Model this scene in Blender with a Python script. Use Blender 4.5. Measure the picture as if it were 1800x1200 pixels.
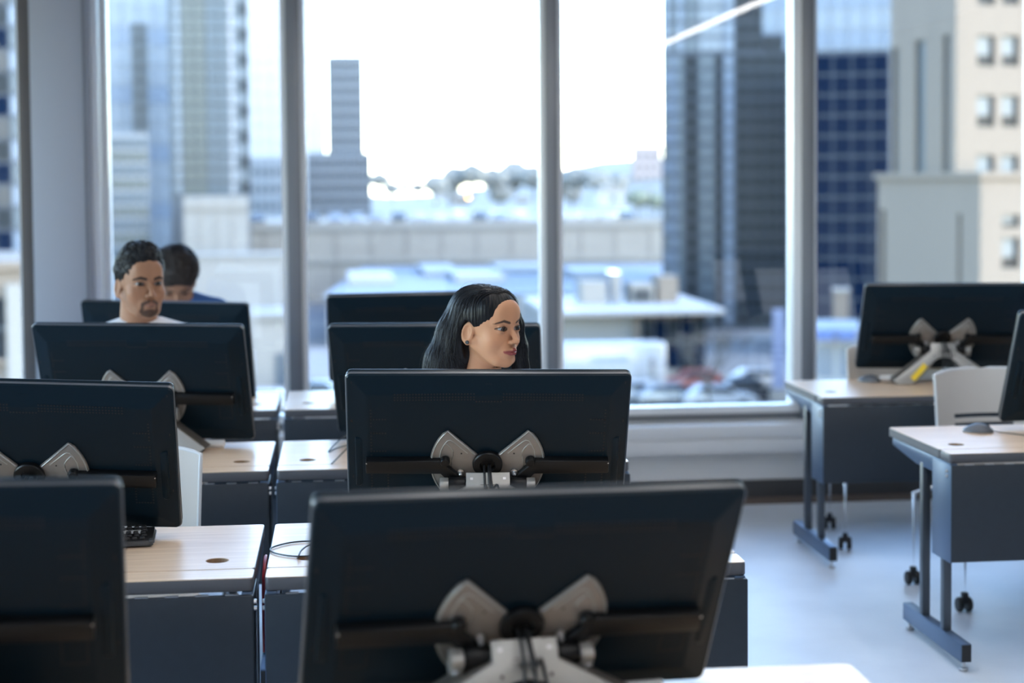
import bpy, bmesh, math, random
import numpy as np
from mathutils import Vector, Matrix, Euler
R = math.radians
sc = bpy.context.scene
for o in list(bpy.data.objects): bpy.data.objects.remove(o)
C = sc.collection.objects
random.seed(7)

# ---------------------------------------------------------------- camera
FPX, CXP, CYP, CAMH = 2900.0, 900.0, 460.0, 1.687
YAW, TILT, ROLL = R(5.9), R(2.7), .008
fw = Vector((math.sin(YAW)*math.cos(TILT), math.cos(YAW)*math.cos(TILT), -math.sin(TILT)))
rt = Vector((math.cos(YAW), -math.sin(YAW), 0)); up = rt.cross(fw)
r2 = rt*math.cos(ROLL) - up*math.sin(ROLL); u2 = up*math.cos(ROLL) + rt*math.sin(ROLL)
cam = bpy.data.cameras.new('camera'); co = bpy.data.objects.new('camera', cam); C.link(co)
co.matrix_world = Matrix(((r2.x, u2.x, -fw.x, 0), (r2.y, u2.y, -fw.y, 0), (r2.z, u2.z, -fw.z, CAMH), (0, 0, 0, 1)))
cam.sensor_width = 36; cam.lens = FPX/1800*36; cam.shift_y = -(600-CYP)/1800
cam.dof.use_dof = True; cam.dof.focus_distance = 4.55; cam.dof.aperture_fstop = 1.9
cam.clip_end = 5000; cam.clip_start = .05
sc.camera = co
def at(x, y, Y):                      # the point of the place at depth Y seen at that spot of the photograph
    d = fw + r2*((x-CXP)/FPX) - u2*((y-CYP)/FPX); return Vector((0, 0, CAMH)) + d*(Y/d.y)
def atz(x, y, z):
    d = fw + r2*((x-CXP)/FPX) - u2*((y-CYP)/FPX); return Vector((0, 0, CAMH)) + d*((z-CAMH)/d.z)

# ---------------------------------------------------------------- sky, sun, exposure
w = bpy.data.worlds.new('world'); sc.world = w; w.use_nodes = True
nt = w.node_tree; bg = nt.nodes['Background']
sky = nt.nodes.new('ShaderNodeTexSky'); sky.sky_type = 'NISHITA'; sky.sun_disc = False
sky.sun_elevation = R(34); sky.sun_rotation = R(121); sky.air_density = 1.0; sky.dust_density = .5; sky.ozone_density = 1.5
nt.links.new(sky.outputs[0], bg.inputs[0]); bg.inputs[1].default_value = .95
sun = bpy.data.lights.new('sun', 'SUN'); sun.energy = 1.2; sun.angle = R(.6); sun.color = (1, .93, .83)
so = bpy.data.objects.new('sun', sun); C.link(so)
so.rotation_euler = Vector((-.75, .45, -.59)).to_track_quat('-Z', 'Y').to_euler()
vs = sc.view_settings; vs.view_transform = 'Standard'; vs.look = 'None'; vs.exposure = 1.32; vs.gamma = 1; vs.use_curve_mapping = False
sc.cycles.use_denoising = True; sc.cycles.max_bounces = 8; sc.cycles.transparent_max_bounces = 12
sc.cycles.sample_clamp_indirect = 6; sc.cycles.caustics_reflective = False; sc.cycles.caustics_refractive = False
for x in (-2.2, -.7, .42, 1.76, 3.1, 4.4):           # light portals in the window openings (they only guide sky light)
    l = bpy.data.lights.new('window_portal', 'AREA'); l.shape = 'RECTANGLE'; l.size = 1.25; l.size_y = 2.7
    l.cycles.is_portal = True
    o = bpy.data.objects.new('window_portal', l); C.link(o); o.location = (x, 8.62, 1.83); o.rotation_euler = (R(-90), 0, 0)

for y in (1.2, 4.0, 6.8):
    l = bpy.data.lights.new('window_portal', 'AREA'); l.shape = 'RECTANGLE'; l.size = 2.5; l.size_y = 2.3; l.cycles.is_portal = True
    o = bpy.data.objects.new('window_portal', l); C.link(o); o.location = (-5.58, y, 1.9); o.rotation_euler = Vector((1, 0, 0)).to_track_quat('-Z', 'Z').to_euler()

# ---------------------------------------------------------------- materials
MATS = {}
def pbr(name, col, rough=.5, metal=0., var=.0, vscale=8., bump=0., bscale=60., spec=.5, coat=0., stretch=None, col2=None, emit=None, estr=0.):
    m = bpy.data.materials.new(name); m.use_nodes = True; n = m.node_tree.nodes; L = m.node_tree.links
    b = n['Principled BSDF']; b.inputs['Roughness'].default_value = rough; b.inputs['Metallic'].default_value = metal
    b.inputs['Specular IOR Level'].default_value = spec; b.inputs['Coat Weight'].default_value = coat; b.inputs['Coat Roughness'].default_value = .09
    b.inputs['Base Color'].default_value = (*col, 1)
    if emit: b.inputs['Emission Color'].default_value = (*emit, 1); b.inputs['Emission Strength'].default_value = estr
    if var or bump:
        tc = n.new('ShaderNodeTexCoord'); mp = n.new('ShaderNodeMapping'); L.new(tc.outputs['Object'], mp.inputs[0])
        if stretch: mp.inputs['Scale'].default_value = stretch
    if var:
        nz = n.new('ShaderNodeTexNoise'); nz.inputs['Scale'].default_value = vscale; nz.inputs['Detail'].default_value = 6
        L.new(mp.outputs[0], nz.inputs['Vector'])
        cr = n.new('ShaderNodeValToRGB'); c2 = col2 or tuple(min(1, c*(1+var)) for c in col)
        cr.color_ramp.elements[0].color = (*[c*(1-var) for c in col], 1); cr.color_ramp.elements[1].color = (*c2, 1)
        cr.color_ramp.elements[0].position = .3; cr.color_ramp.elements[1].position = .7
        L.new(nz.outputs[0], cr.inputs[0]); L.new(cr.outputs[0], b.inputs['Base Color'])
    if bump:
        nb = n.new('ShaderNodeTexNoise'); nb.inputs['Scale'].default_value = bscale; nb.inputs['Detail'].default_value = 4
        L.new(mp.outputs[0], nb.inputs['Vector'])
        bp = n.new('ShaderNodeBump'); bp.inputs['Strength'].default_value = bump; bp.inputs['Distance'].default_value = .01
        L.new(nb.outputs[0], bp.inputs['Height']); L.new(bp.outputs[0], b.inputs['Normal'])
    MATS[name] = m; return m
def vcol(name, rough=.5, sss=0., spec=.5, bump=0., bscale=200.):
    m = pbr(name, (.5, .5, .5), rough, spec=spec, bump=bump, bscale=bscale); n = m.node_tree.nodes
    a = n.new('ShaderNodeAttribute'); a.attribute_name = 'Col'
    m.node_tree.links.new(a.outputs['Color'], n['Principled BSDF'].inputs['Base Color'])
    if sss:
        n['Principled BSDF'].inputs['Subsurface Weight'].default_value = sss
        n['Principled BSDF'].inputs['Subsurface Radius'].default_value = (.012, .004, .002); n['Principled BSDF'].inputs['Subsurface Scale'].default_value = .6
    return m
pbr('floor', (.60, .67, .77), .42, spec=.4, var=.16, vscale=1.3, bump=.05, bscale=5, col2=(.70, .76, .84))
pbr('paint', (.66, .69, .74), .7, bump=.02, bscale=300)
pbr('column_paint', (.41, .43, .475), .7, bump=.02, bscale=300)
pbr('ceiling', (.75, .75, .75), .8, var=.03, vscale=3)
pbr('wall_dark', (.20, .21, .23), .8, var=.03, vscale=2)
pbr('wall_warm', (.33, .34, .36), .7, var=.03, vscale=2)
pbr('frame_grey', (.23, .24, .26), .4, .3)
pbr('frame_shaded', (.14, .125, .115), .45, .2)
pbr('frame_white', (.82, .84, .86), .35)
pbr('base_dark', (.06, .06, .065), .5); pbr('base_brown', (.13, .10, .085), .6)
pbr('wood', (.78, .555, .375), .37, coat=.10, var=.08, vscale=6, stretch=(.7, 9, 9), bump=.02, bscale=80, col2=(.86, .645, .46))
pbr('wood_edge', (.09, .09, .10), .45); pbr('hole_brown', (.30, .18, .10), .6)
pbr('panel', (.018, .026, .036), .42, var=.06, vscale=40, bump=.02, bscale=500)
pbr('leg_metal', (.075, .09, .11), .38, .35); pbr('end_metal', (.10, .15, .235), .38, .5)
pbr('steel', (.62, .62, .63), .28, .9); pbr('silver', (.27, .25, .235), .40, .55, var=.04, vscale=30)
pbr('silver_light', (.40, .39, .37), .40, .45); pbr('taupe', (.15, .135, .122), .45, .3)
pbr('black_plastic', (.004, .0045, .0055), .36, bump=.03, bscale=900, spec=.3); pbr('housing', (.0040, .0125, .0205), .34, bump=.04, bscale=1200, spec=.16)
pbr('trim_grey', (.16, .165, .175), .28, .5); pbr('vent', (.003, .003, .004), .6); pbr('rubber', (.015, .016, .018), .55)
pbr('screen', (.01, .012, .016), .12, emit=(.75, .85, 1.0), estr=.55); pbr('yellow', (.85, .60, .03), .5)  # unseen screens given a faint glow to light the people's faces
pbr('white_plastic', (.80, .81, .82), .3); pbr('chair_shell', (.56, .52, .475), .42, var=.02, vscale=5, bump=.02, bscale=500)
pbr('chair_edge', (.62, .63, .64), .35); pbr('chrome', (.65, .67, .70), .18, .9); pbr('key', (.02, .021, .024), .45); pbr('key_edge', (.06, .065, .07), .4)
pbr('mouse_grey', (.10, .11, .13), .35); pbr('cable', (.012, .012, .013), .4); pbr('red_wire', (.45, .02, .04), .45)
pbr('lamp_body', (.7, .7, .7), .4); pbr('lamp_glow', (1, 1, 1), .5, emit=(1.0, .95, .89), estr=7.)
# architectural pane: clear, with a mirror layer that grows at grazing angles
g = bpy.data.materials.new('pane_glass'); g.use_nodes = True; n = g.node_tree.nodes; L = g.node_tree.links
n.remove(n['Principled BSDF']); tr = n.new('ShaderNodeBsdfTransparent'); gl = n.new('ShaderNodeBsdfGlossy'); mx = n.new('ShaderNodeMixShader'); fr = n.new('ShaderNodeFresnel')
tr.inputs[0].default_value = (.95, .975, .985, 1); gl.inputs['Roughness'].default_value = .0; fr.inputs[0].default_value = 1.5
L.new(fr.outputs[0], mx.inputs[0]); L.new(tr.outputs[0], mx.inputs[1]); L.new(gl.outputs[0], mx.inputs[2]); L.new(mx.outputs[0], n['Material Output'].inputs[0])
MATS['pane_glass'] = g

# ---------------------------------------------------------------- mesh helpers
class MB:
    def __init__(s): s.v = []; s.f = []
    def add(s, vs, fs):
        k = len(s.v); s.v += [tuple(p) for p in vs]; s.f += [tuple(i+k for i in q) for q in fs]; return s
    def box(s, a, b):
        x0, y0, z0 = a; x1, y1, z1 = b
        return s.add([(x0,y0,z0),(x1,y0,z0),(x1,y1,z0),(x0,y1,z0),(x0,y0,z1),(x1,y0,z1),(x1,y1,z1),(x0,y1,z1)],
                     [(3,2,1,0),(4,5,6,7),(0,1,5,4),(1,2,6,5),(2,3,7,6),(3,0,4,7)])
    def prism(s, poly, a, b, plane='xz'):           # polygon in a plane, extruded along the third axis from a to b
        if plane == 'xz': m = lambda p, t: (p[0], t, p[1])
        elif plane == 'xy': m = lambda p, t: (p[0], p[1], t)
        else: m = lambda p, t: (t, p[0], p[1])
        n = len(poly); vs = [m(p, a) for p in poly] + [m(p, b) for p in poly]
        return s.add(vs, [tuple(range(n)), tuple(range(2*n-1, n-1, -1))] + [(i, i+n, (i+1) % n+n, (i+1) % n) for i in range(n)])
    def loops(s, loops, cap0=True, cap1=True):
        n = len(loops[0]); vs = [p for l in loops for p in l]; fs = []
        for k in range(len(loops)-1):
            for i in range(n): fs.append((k*n+i, k*n+(i+1) % n, (k+1)*n+(i+1) % n, (k+1)*n+i))
        if cap0: fs.append(tuple(range(n-1, -1, -1)))
        if cap1: fs.append(tuple((len(loops)-1)*n+i for i in range(n)))
        return s.add(vs, fs)
    def tube(s, path, r, n=8):
        path = [Vector(p) for p in path]; rs = r if isinstance(r, (list, tuple)) else [r]*len(path)
        loops = []; ref = None
        for i, p in enumerate(path):
            t = (path[min(i+1, len(path)-1)] - path[max(i-1, 0)]).normalized()
            if ref is None: ref = Vector((0, 0, 1)) if abs(t.z) < .9 else Vector((1, 0, 0))
            a = t.cross(ref).normalized(); b = t.cross(a).normalized(); ref = -b if False else ref
            loops.append([p + (a*math.cos(2*math.pi*k/n) + b*math.sin(2*math.pi*k/n))*rs[i] for k in range(n)])
        return s.loops(loops)
    def lathe(s, prof, n=20, c=(0, 0, 0), axis='z'):
        loops = []
        for r, h in prof:
            l = []
            for k in range(n):
                a = 2*math.pi*k/n; x, y = r*math.cos(a), r*math.sin(a)
                l.append({'z': (c[0]+x, c[1]+y, c[2]+h), 'y': (c[0]+x, c[1]+h, c[2]+y), 'x': (c[0]+h, c[1]+x, c[2]+y)}[axis])
            loops.append(l)
        return s.loops(loops)
    def mesh(s, name, mat, bevel=0., smooth=None, segs=2):
        me = bpy.data.meshes.new(name); me.from_pydata(s.v, [], s.f)
        bm = bmesh.new(); bm.from_mesh(me); bmesh.ops.recalc_face_normals(bm, faces=bm.faces)
        if bevel:
            es = [e for e in bm.edges if len(e.link_faces) == 2 and e.calc_face_angle(0) > .5]
            bmesh.ops.bevel(bm, geom=es, offset=bevel, segments=segs, affect='EDGES', profile=.5, clamp_overlap=True)
        bm.to_mesh(me); bm.free()
        me.materials.append(MATS[mat])
        if smooth or (bevel and smooth is None):
            me.polygons.foreach_set('use_smooth', [True]*len(me.polygons)); me.set_sharp_from_angle(angle=R(smooth if smooth and smooth is not True else 38))
        return me
    def obj(s, name, mat, parent=None, bevel=0., smooth=None, mtx=None, segs=2):
        return link(name, s.mesh(name, mat, bevel, smooth, segs), parent, mtx)
def link(name, me, parent=None, mtx=None):
    o = bpy.data.objects.new(name, me); C.link(o)
    if parent: o.parent = parent
    if mtx is not None: o.matrix_local = mtx
    return o
def tag(o, label=None, cat=None, group=None, kind=None):
    if label: o['label'] = label
    if cat: o['category'] = cat
    if group: o['group'] = group
    if kind: o['kind'] = kind
    return o
def thing(name, label, cat, loc=(0, 0, 0), rz=0., group=None):
    o = bpy.data.objects.new(name, None); C.link(o); o.location = loc; o.rotation_euler = (0, 0, rz); o.empty_display_size = .1
    return tag(o, label, cat, group)
def rrect(w, h, r, n=6, cx=0., cy=0.):
    pts = []
    for (sx, sy, a0) in ((1, 1, 0), (-1, 1, 90), (-1, -1, 180), (1, -1, 270)):
        for k in range(n+1):
            a = R(a0+90*k/n); pts.append((cx+sx*(w/2-r)+r*math.cos(a), cy+sy*(h/2-r)+r*math.sin(a)))
    return pts
def slab_holes(outline, holes, z0, z1, mb):
    """flat slab with real round holes"""
    bm = bmesh.new()
    def ring(pts):
        vs = [bm.verts.new((x, y, z1)) for x, y in pts]; return [bm.edges.new((vs[i], vs[(i+1) % len(vs)])) for i in range(len(vs))]
    es = ring(outline)
    for hp in holes: es += ring(hp)
    bmesh.ops.triangle_fill(bm, use_beauty=True, use_dissolve=False, edges=es)
    bm.verts.index_update(); base = len(mb.v); n = len(bm.verts)
    vs = [v.co.to_tuple() for v in bm.verts]; fs = [tuple(v.index for v in f.verts) for f in bm.faces]
    mb.add(vs + [(x, y, z0) for x, y, z in vs], fs + [tuple(i+n for i in reversed(f)) for f in fs])
    for e in bm.edges:
        if len(e.link_faces) == 1: a, b = e.verts[0].index, e.verts[1].index; mb.f.append((base+a, base+b, base+b+n, base+a+n))
    bm.free(); return mb
circ = lambda cx, cy, r, n=20: [(cx+r*math.cos(2*math.pi*k/n), cy+r*math.sin(2*math.pi*k/n)) for k in range(n)]
# ---------------------------------------------------------------- the room
def struct(name, mb, mat, bevel=0., parent=None): return tag(mb.obj(name, mat, parent, bevel), kind=None if parent else 'structure')
XL, XR, YB, ZC = -5.6, 5.4, -3.6, 3.15
struct('floor', MB().box((XL, YB, -.12), (XR, 8.72, 0)), 'floor')
struct('ceiling', MB().box((XL, YB, ZC), (XR, 8.72, ZC+.15)), 'ceiling')
struct('wall_left', MB().box((XL-.15, YB, 0), (XL, -.2, ZC)).box((XL-.15, -.2, 0), (XL, 8.72, .7)).box((XL-.15, 8.2, .7), (XL, 8.72, ZC)), 'paint')
for k, (a, b) in enumerate(((-.2, 2.6), (2.6, 5.4), (5.4, 8.2))):          # assumed side glazing, out of the frame, added for blue fill light
    wn = struct('window_%d' % (k+9), MB().box((XL-.1, a, .7), (XL, a+.05, ZC)).box((XL-.1, b-.05, .7), (XL, b, ZC)).box((XL-.1, a, .7), (XL, b, .75)).box((XL-.1, a, ZC-.06), (XL, b, ZC)), 'frame_grey')
    MB().box((XL-.05, a+.04, .74), (XL-.042, b-.04, ZC-.05)).obj('pane', 'pane_glass', wn)
struct('wall_right', MB().box((XR, YB, 0), (XR+.15, 8.72, ZC)), 'wall_dark')
struct('wall_back', MB().box((XL, YB-.15, 0), (XR, YB, ZC)), 'wall_warm')
zz = lambda py, Y: at(1250, py, Y).z
z_sill = zz(748, 8.42); z_s2 = zz(773, 8.42); z_s3 = zz(798, 8.42)
struct('wall_front', MB().box((XL, 8.52, .0), (XR, 8.72, z_s3+.02)), 'frame_white')
struct('trim_1', MB().box((XL, 8.42, z_s2+.003), (XR, 8.70, z_sill)), 'frame_white', .006)             # sill board
struct('trim_2', MB().box((XL, 8.428, z_s3), (XR, 8.70, z_s2)), 'frame_white', .002)                          # fascia below it
struct('baseboard_front', MB().box((XL, 8.50, 0), (XR, 8.53, zz(846, 8.5))), 'base_dark')
struct('trim_3', MB().box((XL, 8.40, 0), (XR, 8.50, .018)), 'base_brown')
ZB = zz(727, 8.60); ZR = zz(714, 8.60)
edges = [(-5.6, -5.5), (-4.25, -4.18), (-2.93, -2.86), (-1.60, -1.205), (-.275, -.205), (1.070, 1.130), (2.436, 2.50), (3.74, 3.81), (5.06, 5.12)]
for i in range(len(edges)-1):
    a, b = edges[i][1], edges[i+1][0]
    f = MB().box((a, 8.60, ZB), (b, 8.70, ZR)).box((a, 8.60, ZC-.08), (b, 8.70, ZC)).box((a, 8.60, ZR), (a+.028, 8.70, ZC-.08)).box((b-(.045 if i == 5 else .028), 8.57 if i == 5 else 8.60, ZR), (b, 8.70, ZC-.08))
    wn = struct('window_%d' % (i+1), f, 'frame_white')
    MB().box((a+.02, 8.655, ZR-.01), (b-.02, 8.663, ZC-.07)).obj('pane', 'pane_glass', wn)
    MB().box((a, 8.62, z_sill-.002), (b, 8.66, ZB)).obj('gasket', 'frame_grey', wn)
tn = 4
for i, (a, b) in enumerate(edges):
    if i == 3: continue
    tag(MB().box((a, 8.55 if i == 6 else 8.57, z_sill), (b, 8.71, ZC)).obj('trim_%d' % tn, 'frame_grey', None, .004), kind='structure'); tn += 1
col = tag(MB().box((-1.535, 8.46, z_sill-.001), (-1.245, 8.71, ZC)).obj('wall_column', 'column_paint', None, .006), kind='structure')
MB().box((-1.60, 8.50, z_sill), (-1.536, 8.71, ZC)).obj('side_channel', 'frame_shaded', col, .003)  # dark brown puts the shadow on this frame into its colour
MB().box((-1.244, 8.49, z_sill), (-1.205, 8.71, ZC)).obj('side_channel', 'frame_white', col, .003)
MB().box((-1.275, 8.452, z_sill), (-1.262, 8.46, ZC)).obj('joint_bead', 'frame_grey', col)

# ceiling lamps: long pendants running towards the windows, one of them mirrored in the glass
for i, (x, lab) in enumerate(((2.72, 'long linear pendant lamp over the right aisle desks'), (.45, 'long linear pendant lamp over the middle desk rows'), (1.4, 'long linear pendant lamp between the middle and right rows'), (-4.4, 'long linear pendant lamp by the left wall'))):
    t = thing('pendant_lamp', lab, 'lamp', (x, 0, 2.86), 0, 'linear ceiling pendants')
    MB().box((-.04, -2.6, 0), (.04, 7.2, .07)).obj('housing', 'lamp_body', t, .004)
    MB().box((-.033, -2.58, -.012), (.033, 7.18, -.001)).obj('diffuser', 'lamp_glow', t)
    for y in (-2.2, .8, 3.8, 6.8): MB().tube([(0, y, .07), (0, y, ZC-2.86)], .003, 6).obj('cable', 'steel', t)

# ---------------------------------------------------------------- desks
DW, DT = 1.196, .735
def desk_meshes():
    Ms = []
    holes = [circ(.1, .2, .030), circ(DW-.1, .2, .030)]
    out = rrect(DW, .537, .012, 4, DW/2, .103+.2685); out2 = rrect(DW-.003, .534, .012, 4, DW/2, .103+.2685)
    Ms.append(('tabletop', slab_holes(out2, holes, DT-.002, DT, MB()).mesh('tabletop', 'wood')))
    Ms.append(('tabletop_core', slab_holes(out, holes, DT-.032, DT-.002, MB()).mesh('tabletop_core', 'wood_edge')))
    Ms.append(('rear_flap', MB().prism(rrect(DW-.002, .095, .010, 4, DW/2, .049), DT-.002, DT, 'xy').mesh('rear_flap', 'wood')))
    Ms.append(('flap_core', MB().prism(rrect(DW, .098, .012, 4, DW/2, .049), DT-.034, DT-.002, 'xy').mesh('flap_core', 'wood_edge', .004)))
    for x in (.1, DW-.1): Ms.append(('grommet', MB().lathe([(.0292, -.03), (.0292, -.001), (.0272, -.001), (.0272, -.03)], 20, (x, .2, DT)).mesh('grommet', 'hole_brown')))
    Ms.append(('modesty_panel', MB().box((0, -.018, .356), (DW, -.003, .696)).mesh('modesty_panel', 'panel', .003)))
    Ms.append(('cable_tray', MB().box((.004, -.003, .356), (DW-.004, .16, .362)).box((.004, .155, .362), (DW-.004, .16, .45)).mesh('cable_tray', 'panel')))
    h = MB()
    for k in range(16): h.box((.05+k*.072, -.016, .6965), (.082+k*.072, -.004, .6985))
    Ms.append(('hinge_strip', h.mesh('hinge_strip', 'steel')))
    for s in (0, 1):
        x = lambda a: a if s == 0 else DW-a
        bx = lambda y0, z0, y1, z1, xa, xb: MB().box((min(x(xa), x(xb)), y0, z0), (max(x(xa), x(xb)), y1, z1))
        Ms.append(('end_plate', bx(-.014, .352, .165, .694, -.0012, .004).mesh('end_plate', 'end_metal' if s == 0 else 'panel', .001)))  # right plate darkened to paint the shadow in the gap between desks
        Ms.append(('top_rail', MB().prism([(.0, .645), (.35, .645), (.60, .675), (.60, .700), (.0, .700)], min(x(.002), x(.028)), max(x(.002), x(.028)), 'yz').mesh('top_rail', 'end_metal', .002)))
        for y in (.055, .265): Ms.append(('upright', bx(y, .095, y+.034, .66, .001, .030).mesh('upright', 'leg_metal', .002)))
        Ms.append(('foot_beam', bx(-.125, .035, .455, .098, -.006, .032).mesh('foot_beam', 'end_metal', .002)))
        Ms.append(('foot_cap', bx(-.128, .038, -.1245, .095, -.003, .029).mesh('foot_cap', 'rubber')))
        for y in (-.10, .43): Ms.append(('leveler', MB().lathe([(.006, .037), (.006, .014), (.015, .012), (.017, .004), (.014, .0)], 14, (x(.013), y, 0)).mesh('leveler', 'steel', smooth=50)))
        for (y, z) in ((.02, .672), (.02, .655)): Ms.append(('screw', MB().lathe([(.005, -.0075 if s == 0 else .0075), (.006, 0)], 10, (x(.0), y, z), 'x').mesh('screw', 'steel')))
    return Ms
DM = desk_meshes()
def desk(x, y, label, rz=0.):
    t = thing('training_desk', label, 'desk', (x, y, 0), rz, 'wood topped training desks')
    for nm, me in DM:
        o = link(nm, me, t)
        if nm == 'hinge_strip': o['kind'] = 'stuff'
    return t
desk(-.205, 2.50, 'wood top desk nearest the camera, under the big front monitor'); desk(-1.43, 2.50, 'wood top desk in the near left corner, under the cropped dark monitor')
desk(-.196, 4.02, 'desk with grey front panel directly in front of the woman'); desk(-1.421, 4.02, 'wood top desk at left carrying the black keyboard')
desk(-.226, 5.54, 'desk right of the panel seam, in the row behind the woman'); desk(-1.449, 5.54, 'desk in front of the bearded man, left of the panel seam')
desk(-.252, 7.05, 'rearmost desk by the window, behind the woman'); desk(-1.480, 7.05, 'rearmost desk at left, in front of the person looking down')
desk(2.10, 5.525, 'nearer right aisle desk with the grey mouse and open metal legs', R(.3)); desk(2.10, 7.06, 'farther right aisle desk by the window, carrying the yellow stickered monitor stand', R(-.2))

# ---------------------------------------------------------------- pen-display monitors on splayed stands
MW, MH = .77, .465
HUBV = -.04
def disp_meshes():
    out = []
    def rl(ins, y, r): return [(x, y, z) for x, z in rrect(MW-2*ins, MH-2*ins, max(.004, r-ins), 5)]
    out.append(('housing', MB().loops([rl(.0006, .017, .016), rl(.0006, -.003, .016), rl(.004, -.009, .016), rl(.02, -.0125, .02), rl(.052, -.026, .055), rl(.058, -.0275, .06)]).mesh('housing', 'housing', smooth=25)))
    out.append(('edge_trim', MB().loops([rl(.001, -.0035, .016), rl(-.0012, -.002, .016), rl(-.0012, .003, .016), rl(.001, .004, .016)], False, False).mesh('edge_trim', 'trim_grey', smooth=60)))
    out.append(('front_bezel', MB().loops([rl(.0, .0171, .016), rl(.001, .020, .016)]).mesh('front_bezel', 'black_plastic')))
    out.append(('screen', MB().box((-.3, .0201, -.168), (.3, .0206, .168)).mesh('screen', 'screen')))
    for sx, sz in ((-.118, .203), (.122, .203)): out.append(('screw_hole', MB().lathe([(.0072, 0), (.0072, .003), (.0055, .003), (.005, .001)], 14, (sx, -.0135, sz), 'y').mesh('screw_hole', 'vent')))
    for sx, sz in ((-.365, .208), (.365, .208), (-.368, .085), (.366, .085), (-.366, -.10), (.366, -.10), (-.362, -.212), (.362, -.212)):
        out.append(('screw_hole', MB().lathe([(.0055, 0), (.0055, .004)], 12, (sx, -.0118, sz), 'y').mesh('screw_hole', 'vent')))
    out.append(('port_cover', MB().loops([[(x, y, z+.197) for x, z in rrect(.021-2*i, .021-2*i, .003, 3)] for i, y in ((0, -.0135), (.001, -.0158), (.003, -.0152))]).mesh('port_cover', 'housing')))
    v = MB()
    def hole(x, z, s=.0021):
        d = min(MW/2-abs(x), MH/2-abs(z)); y = -.0125 - max(0, min(1, (d-.02)/.032))*.0135 if d < .052 else -.0262 - min(1, (d-.052)/.006)*.0013
        v.box((x-s, y-.0006, z-s), (x+s, y+.004, z+s))
    for side in (-1, 1):
        for k in range(27):
            for j in range(3): hole(side*(.040+k*.0082), .175-.002*(k/27)+j*(-.0085)+.006, .0019)
        for k in range(20):
            if k % 7 != 6: hole(side*.318, .13-k*.0105)
        for k in range(6): hole(side*(.318-k*.0078), .1+.0); hole(side*(.318-k*.0078), .055); hole(side*(.318-k*.0078), -.004)
        for k in range(7):
            for j in range(10):
                if j in (0, 1, 9) or k in (0, 6): hole(side*(.318-k*.0075), -.045-j*.0095)
    for k in range(9): hole(-.033+k*.0082, .158)
    out.append(('vent_grille', v.mesh('vent_grille', 'vent')))
    for s in (-1, 1):
        poly = [(s*.362, .035), (s*.342, .035), (s*.335, .02), (s*.335, -.11), (s*.348, -.125), (s*.362, -.125)]
        out.append(('side_grip', MB().prism(poly, -.022, -.005).mesh('side_grip', 'housing', .004)))
    # flip-out feet folded along the back
    for s in (-1, 1):
        poly = [(s*.333, HUBV+.018), (s*.13, HUBV+.020), (s*.064, HUBV-.046), (s*.07, HUBV-.058), (s*.107, HUBV-.050), (s*.129, HUBV-.024), (s*.333, HUBV-.022)]
        a = ('support_arm', MB().prism(poly, -.052, -.026).mesh('support_arm', 'black_plastic', .003)); out.append(a)
        out.append(('arm_rivet', MB().lathe([(.002, -.053), (.002, -.05)], 8, (s*.331, 0, HUBV+.012), 'y').mesh('arm_rivet', 'steel')))
    # silver bow-tie bracket
    for s in (-1, 1):
        def plate(r, a0, a1, notch, y0, y1, mat, rr=.008):
            pts = [(s*notch[0][0], HUBV+notch[0][1])]
            for k in range(15):
                a = R(a0+(a1-a0)*k/14); q = r if 0 < k < 14 else r-.005
                pts.append((s*q*math.cos(a), HUBV+q*math.sin(a)))
            pts += [(s*x, HUBV+z) for x, z in notch[1:]]
            return MB().prism(pts, y0, y1).mesh('mount_bracket', mat, .0022)
        out.append(('mount_bracket', plate(.158, 45, -52, [(.030, .032), (.088, -.118), (.063, -.045), (.02, -.043), (.02, .02)], -.036, -.0285, 'silver')))
        # raised ribs pressed in the bracket: outer lip, then the inner lobe
        rim = [(s*(.034), HUBV+.030)] + [(s*.154*math.cos(R(a)), HUBV+.154*math.sin(R(a))) for a in range(44, -51, -6)]
        out.append(('bracket_rib', MB().tube([(x, -.0365, z) for x, z in rim], .0021, 6).mesh('bracket_rib', 'silver_light', smooth=60)))
        lobe = [(.055, .035), (.075, .054), (.094, .072), (.103, .078), (.111, .076), (.118, .066), (.127, .046), (.131, .022)]
        out.append(('bracket_rib', MB().tube([(s*x, -.0362, HUBV+z) for x, z in lobe], .0017, 6).mesh('bracket_rib', 'silver_light', smooth=60)))
        lobe = [(.121, .062), (.112, .066), (.100, .052), (.094, .040), (.095, .024), (.099, .008), (.098, -.012)]
        out.append(('bracket_rib', MB().tube([(s*x, -.0362, HUBV+z) for x, z in lobe], .0016, 6).mesh('bracket_rib', 'silver_light', smooth=60)))
        out.append(('bracket_slot', MB().box((s*.072-.002, -.0368, HUBV+.032), (s*.072+.002, -.0355, HUBV+.036)).mesh('bracket_slot', 'vent')))
        out.append(('lock_knob', MB().lathe([(.014, -.038), (.014, -.05), (.011, -.055)], 16, (s*.117, 0, HUBV+.014), 'y').mesh('lock_knob', 'black_plastic', smooth=40)))
        out.append(('bolt', MB().lathe([(.009, -.037), (.009, -.041), (.005, -.042), (.005, -.052), (.003, -.054)], 12, (s*.074, 0, HUBV-.026), 'y').mesh('bolt', 'steel', smooth=40)))
        out.append(('pivot_barrel', MB().lathe([(.018, s*.060), (.020, s*.063), (.020, s*.103), (.018, s*.106)], 20, (0, -.06, HUBV-.050), 'x').mesh('pivot_barrel', 'black_plastic', smooth=40)))
        out.append(('pivot_cap', MB().prism(rrect(.036, .046, .012, 4, -.064, HUBV-.056), min(s*.107, s*.131), max(s*.107, s*.131), 'yz').mesh('pivot_cap', 'silver_light', .002)))
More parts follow.
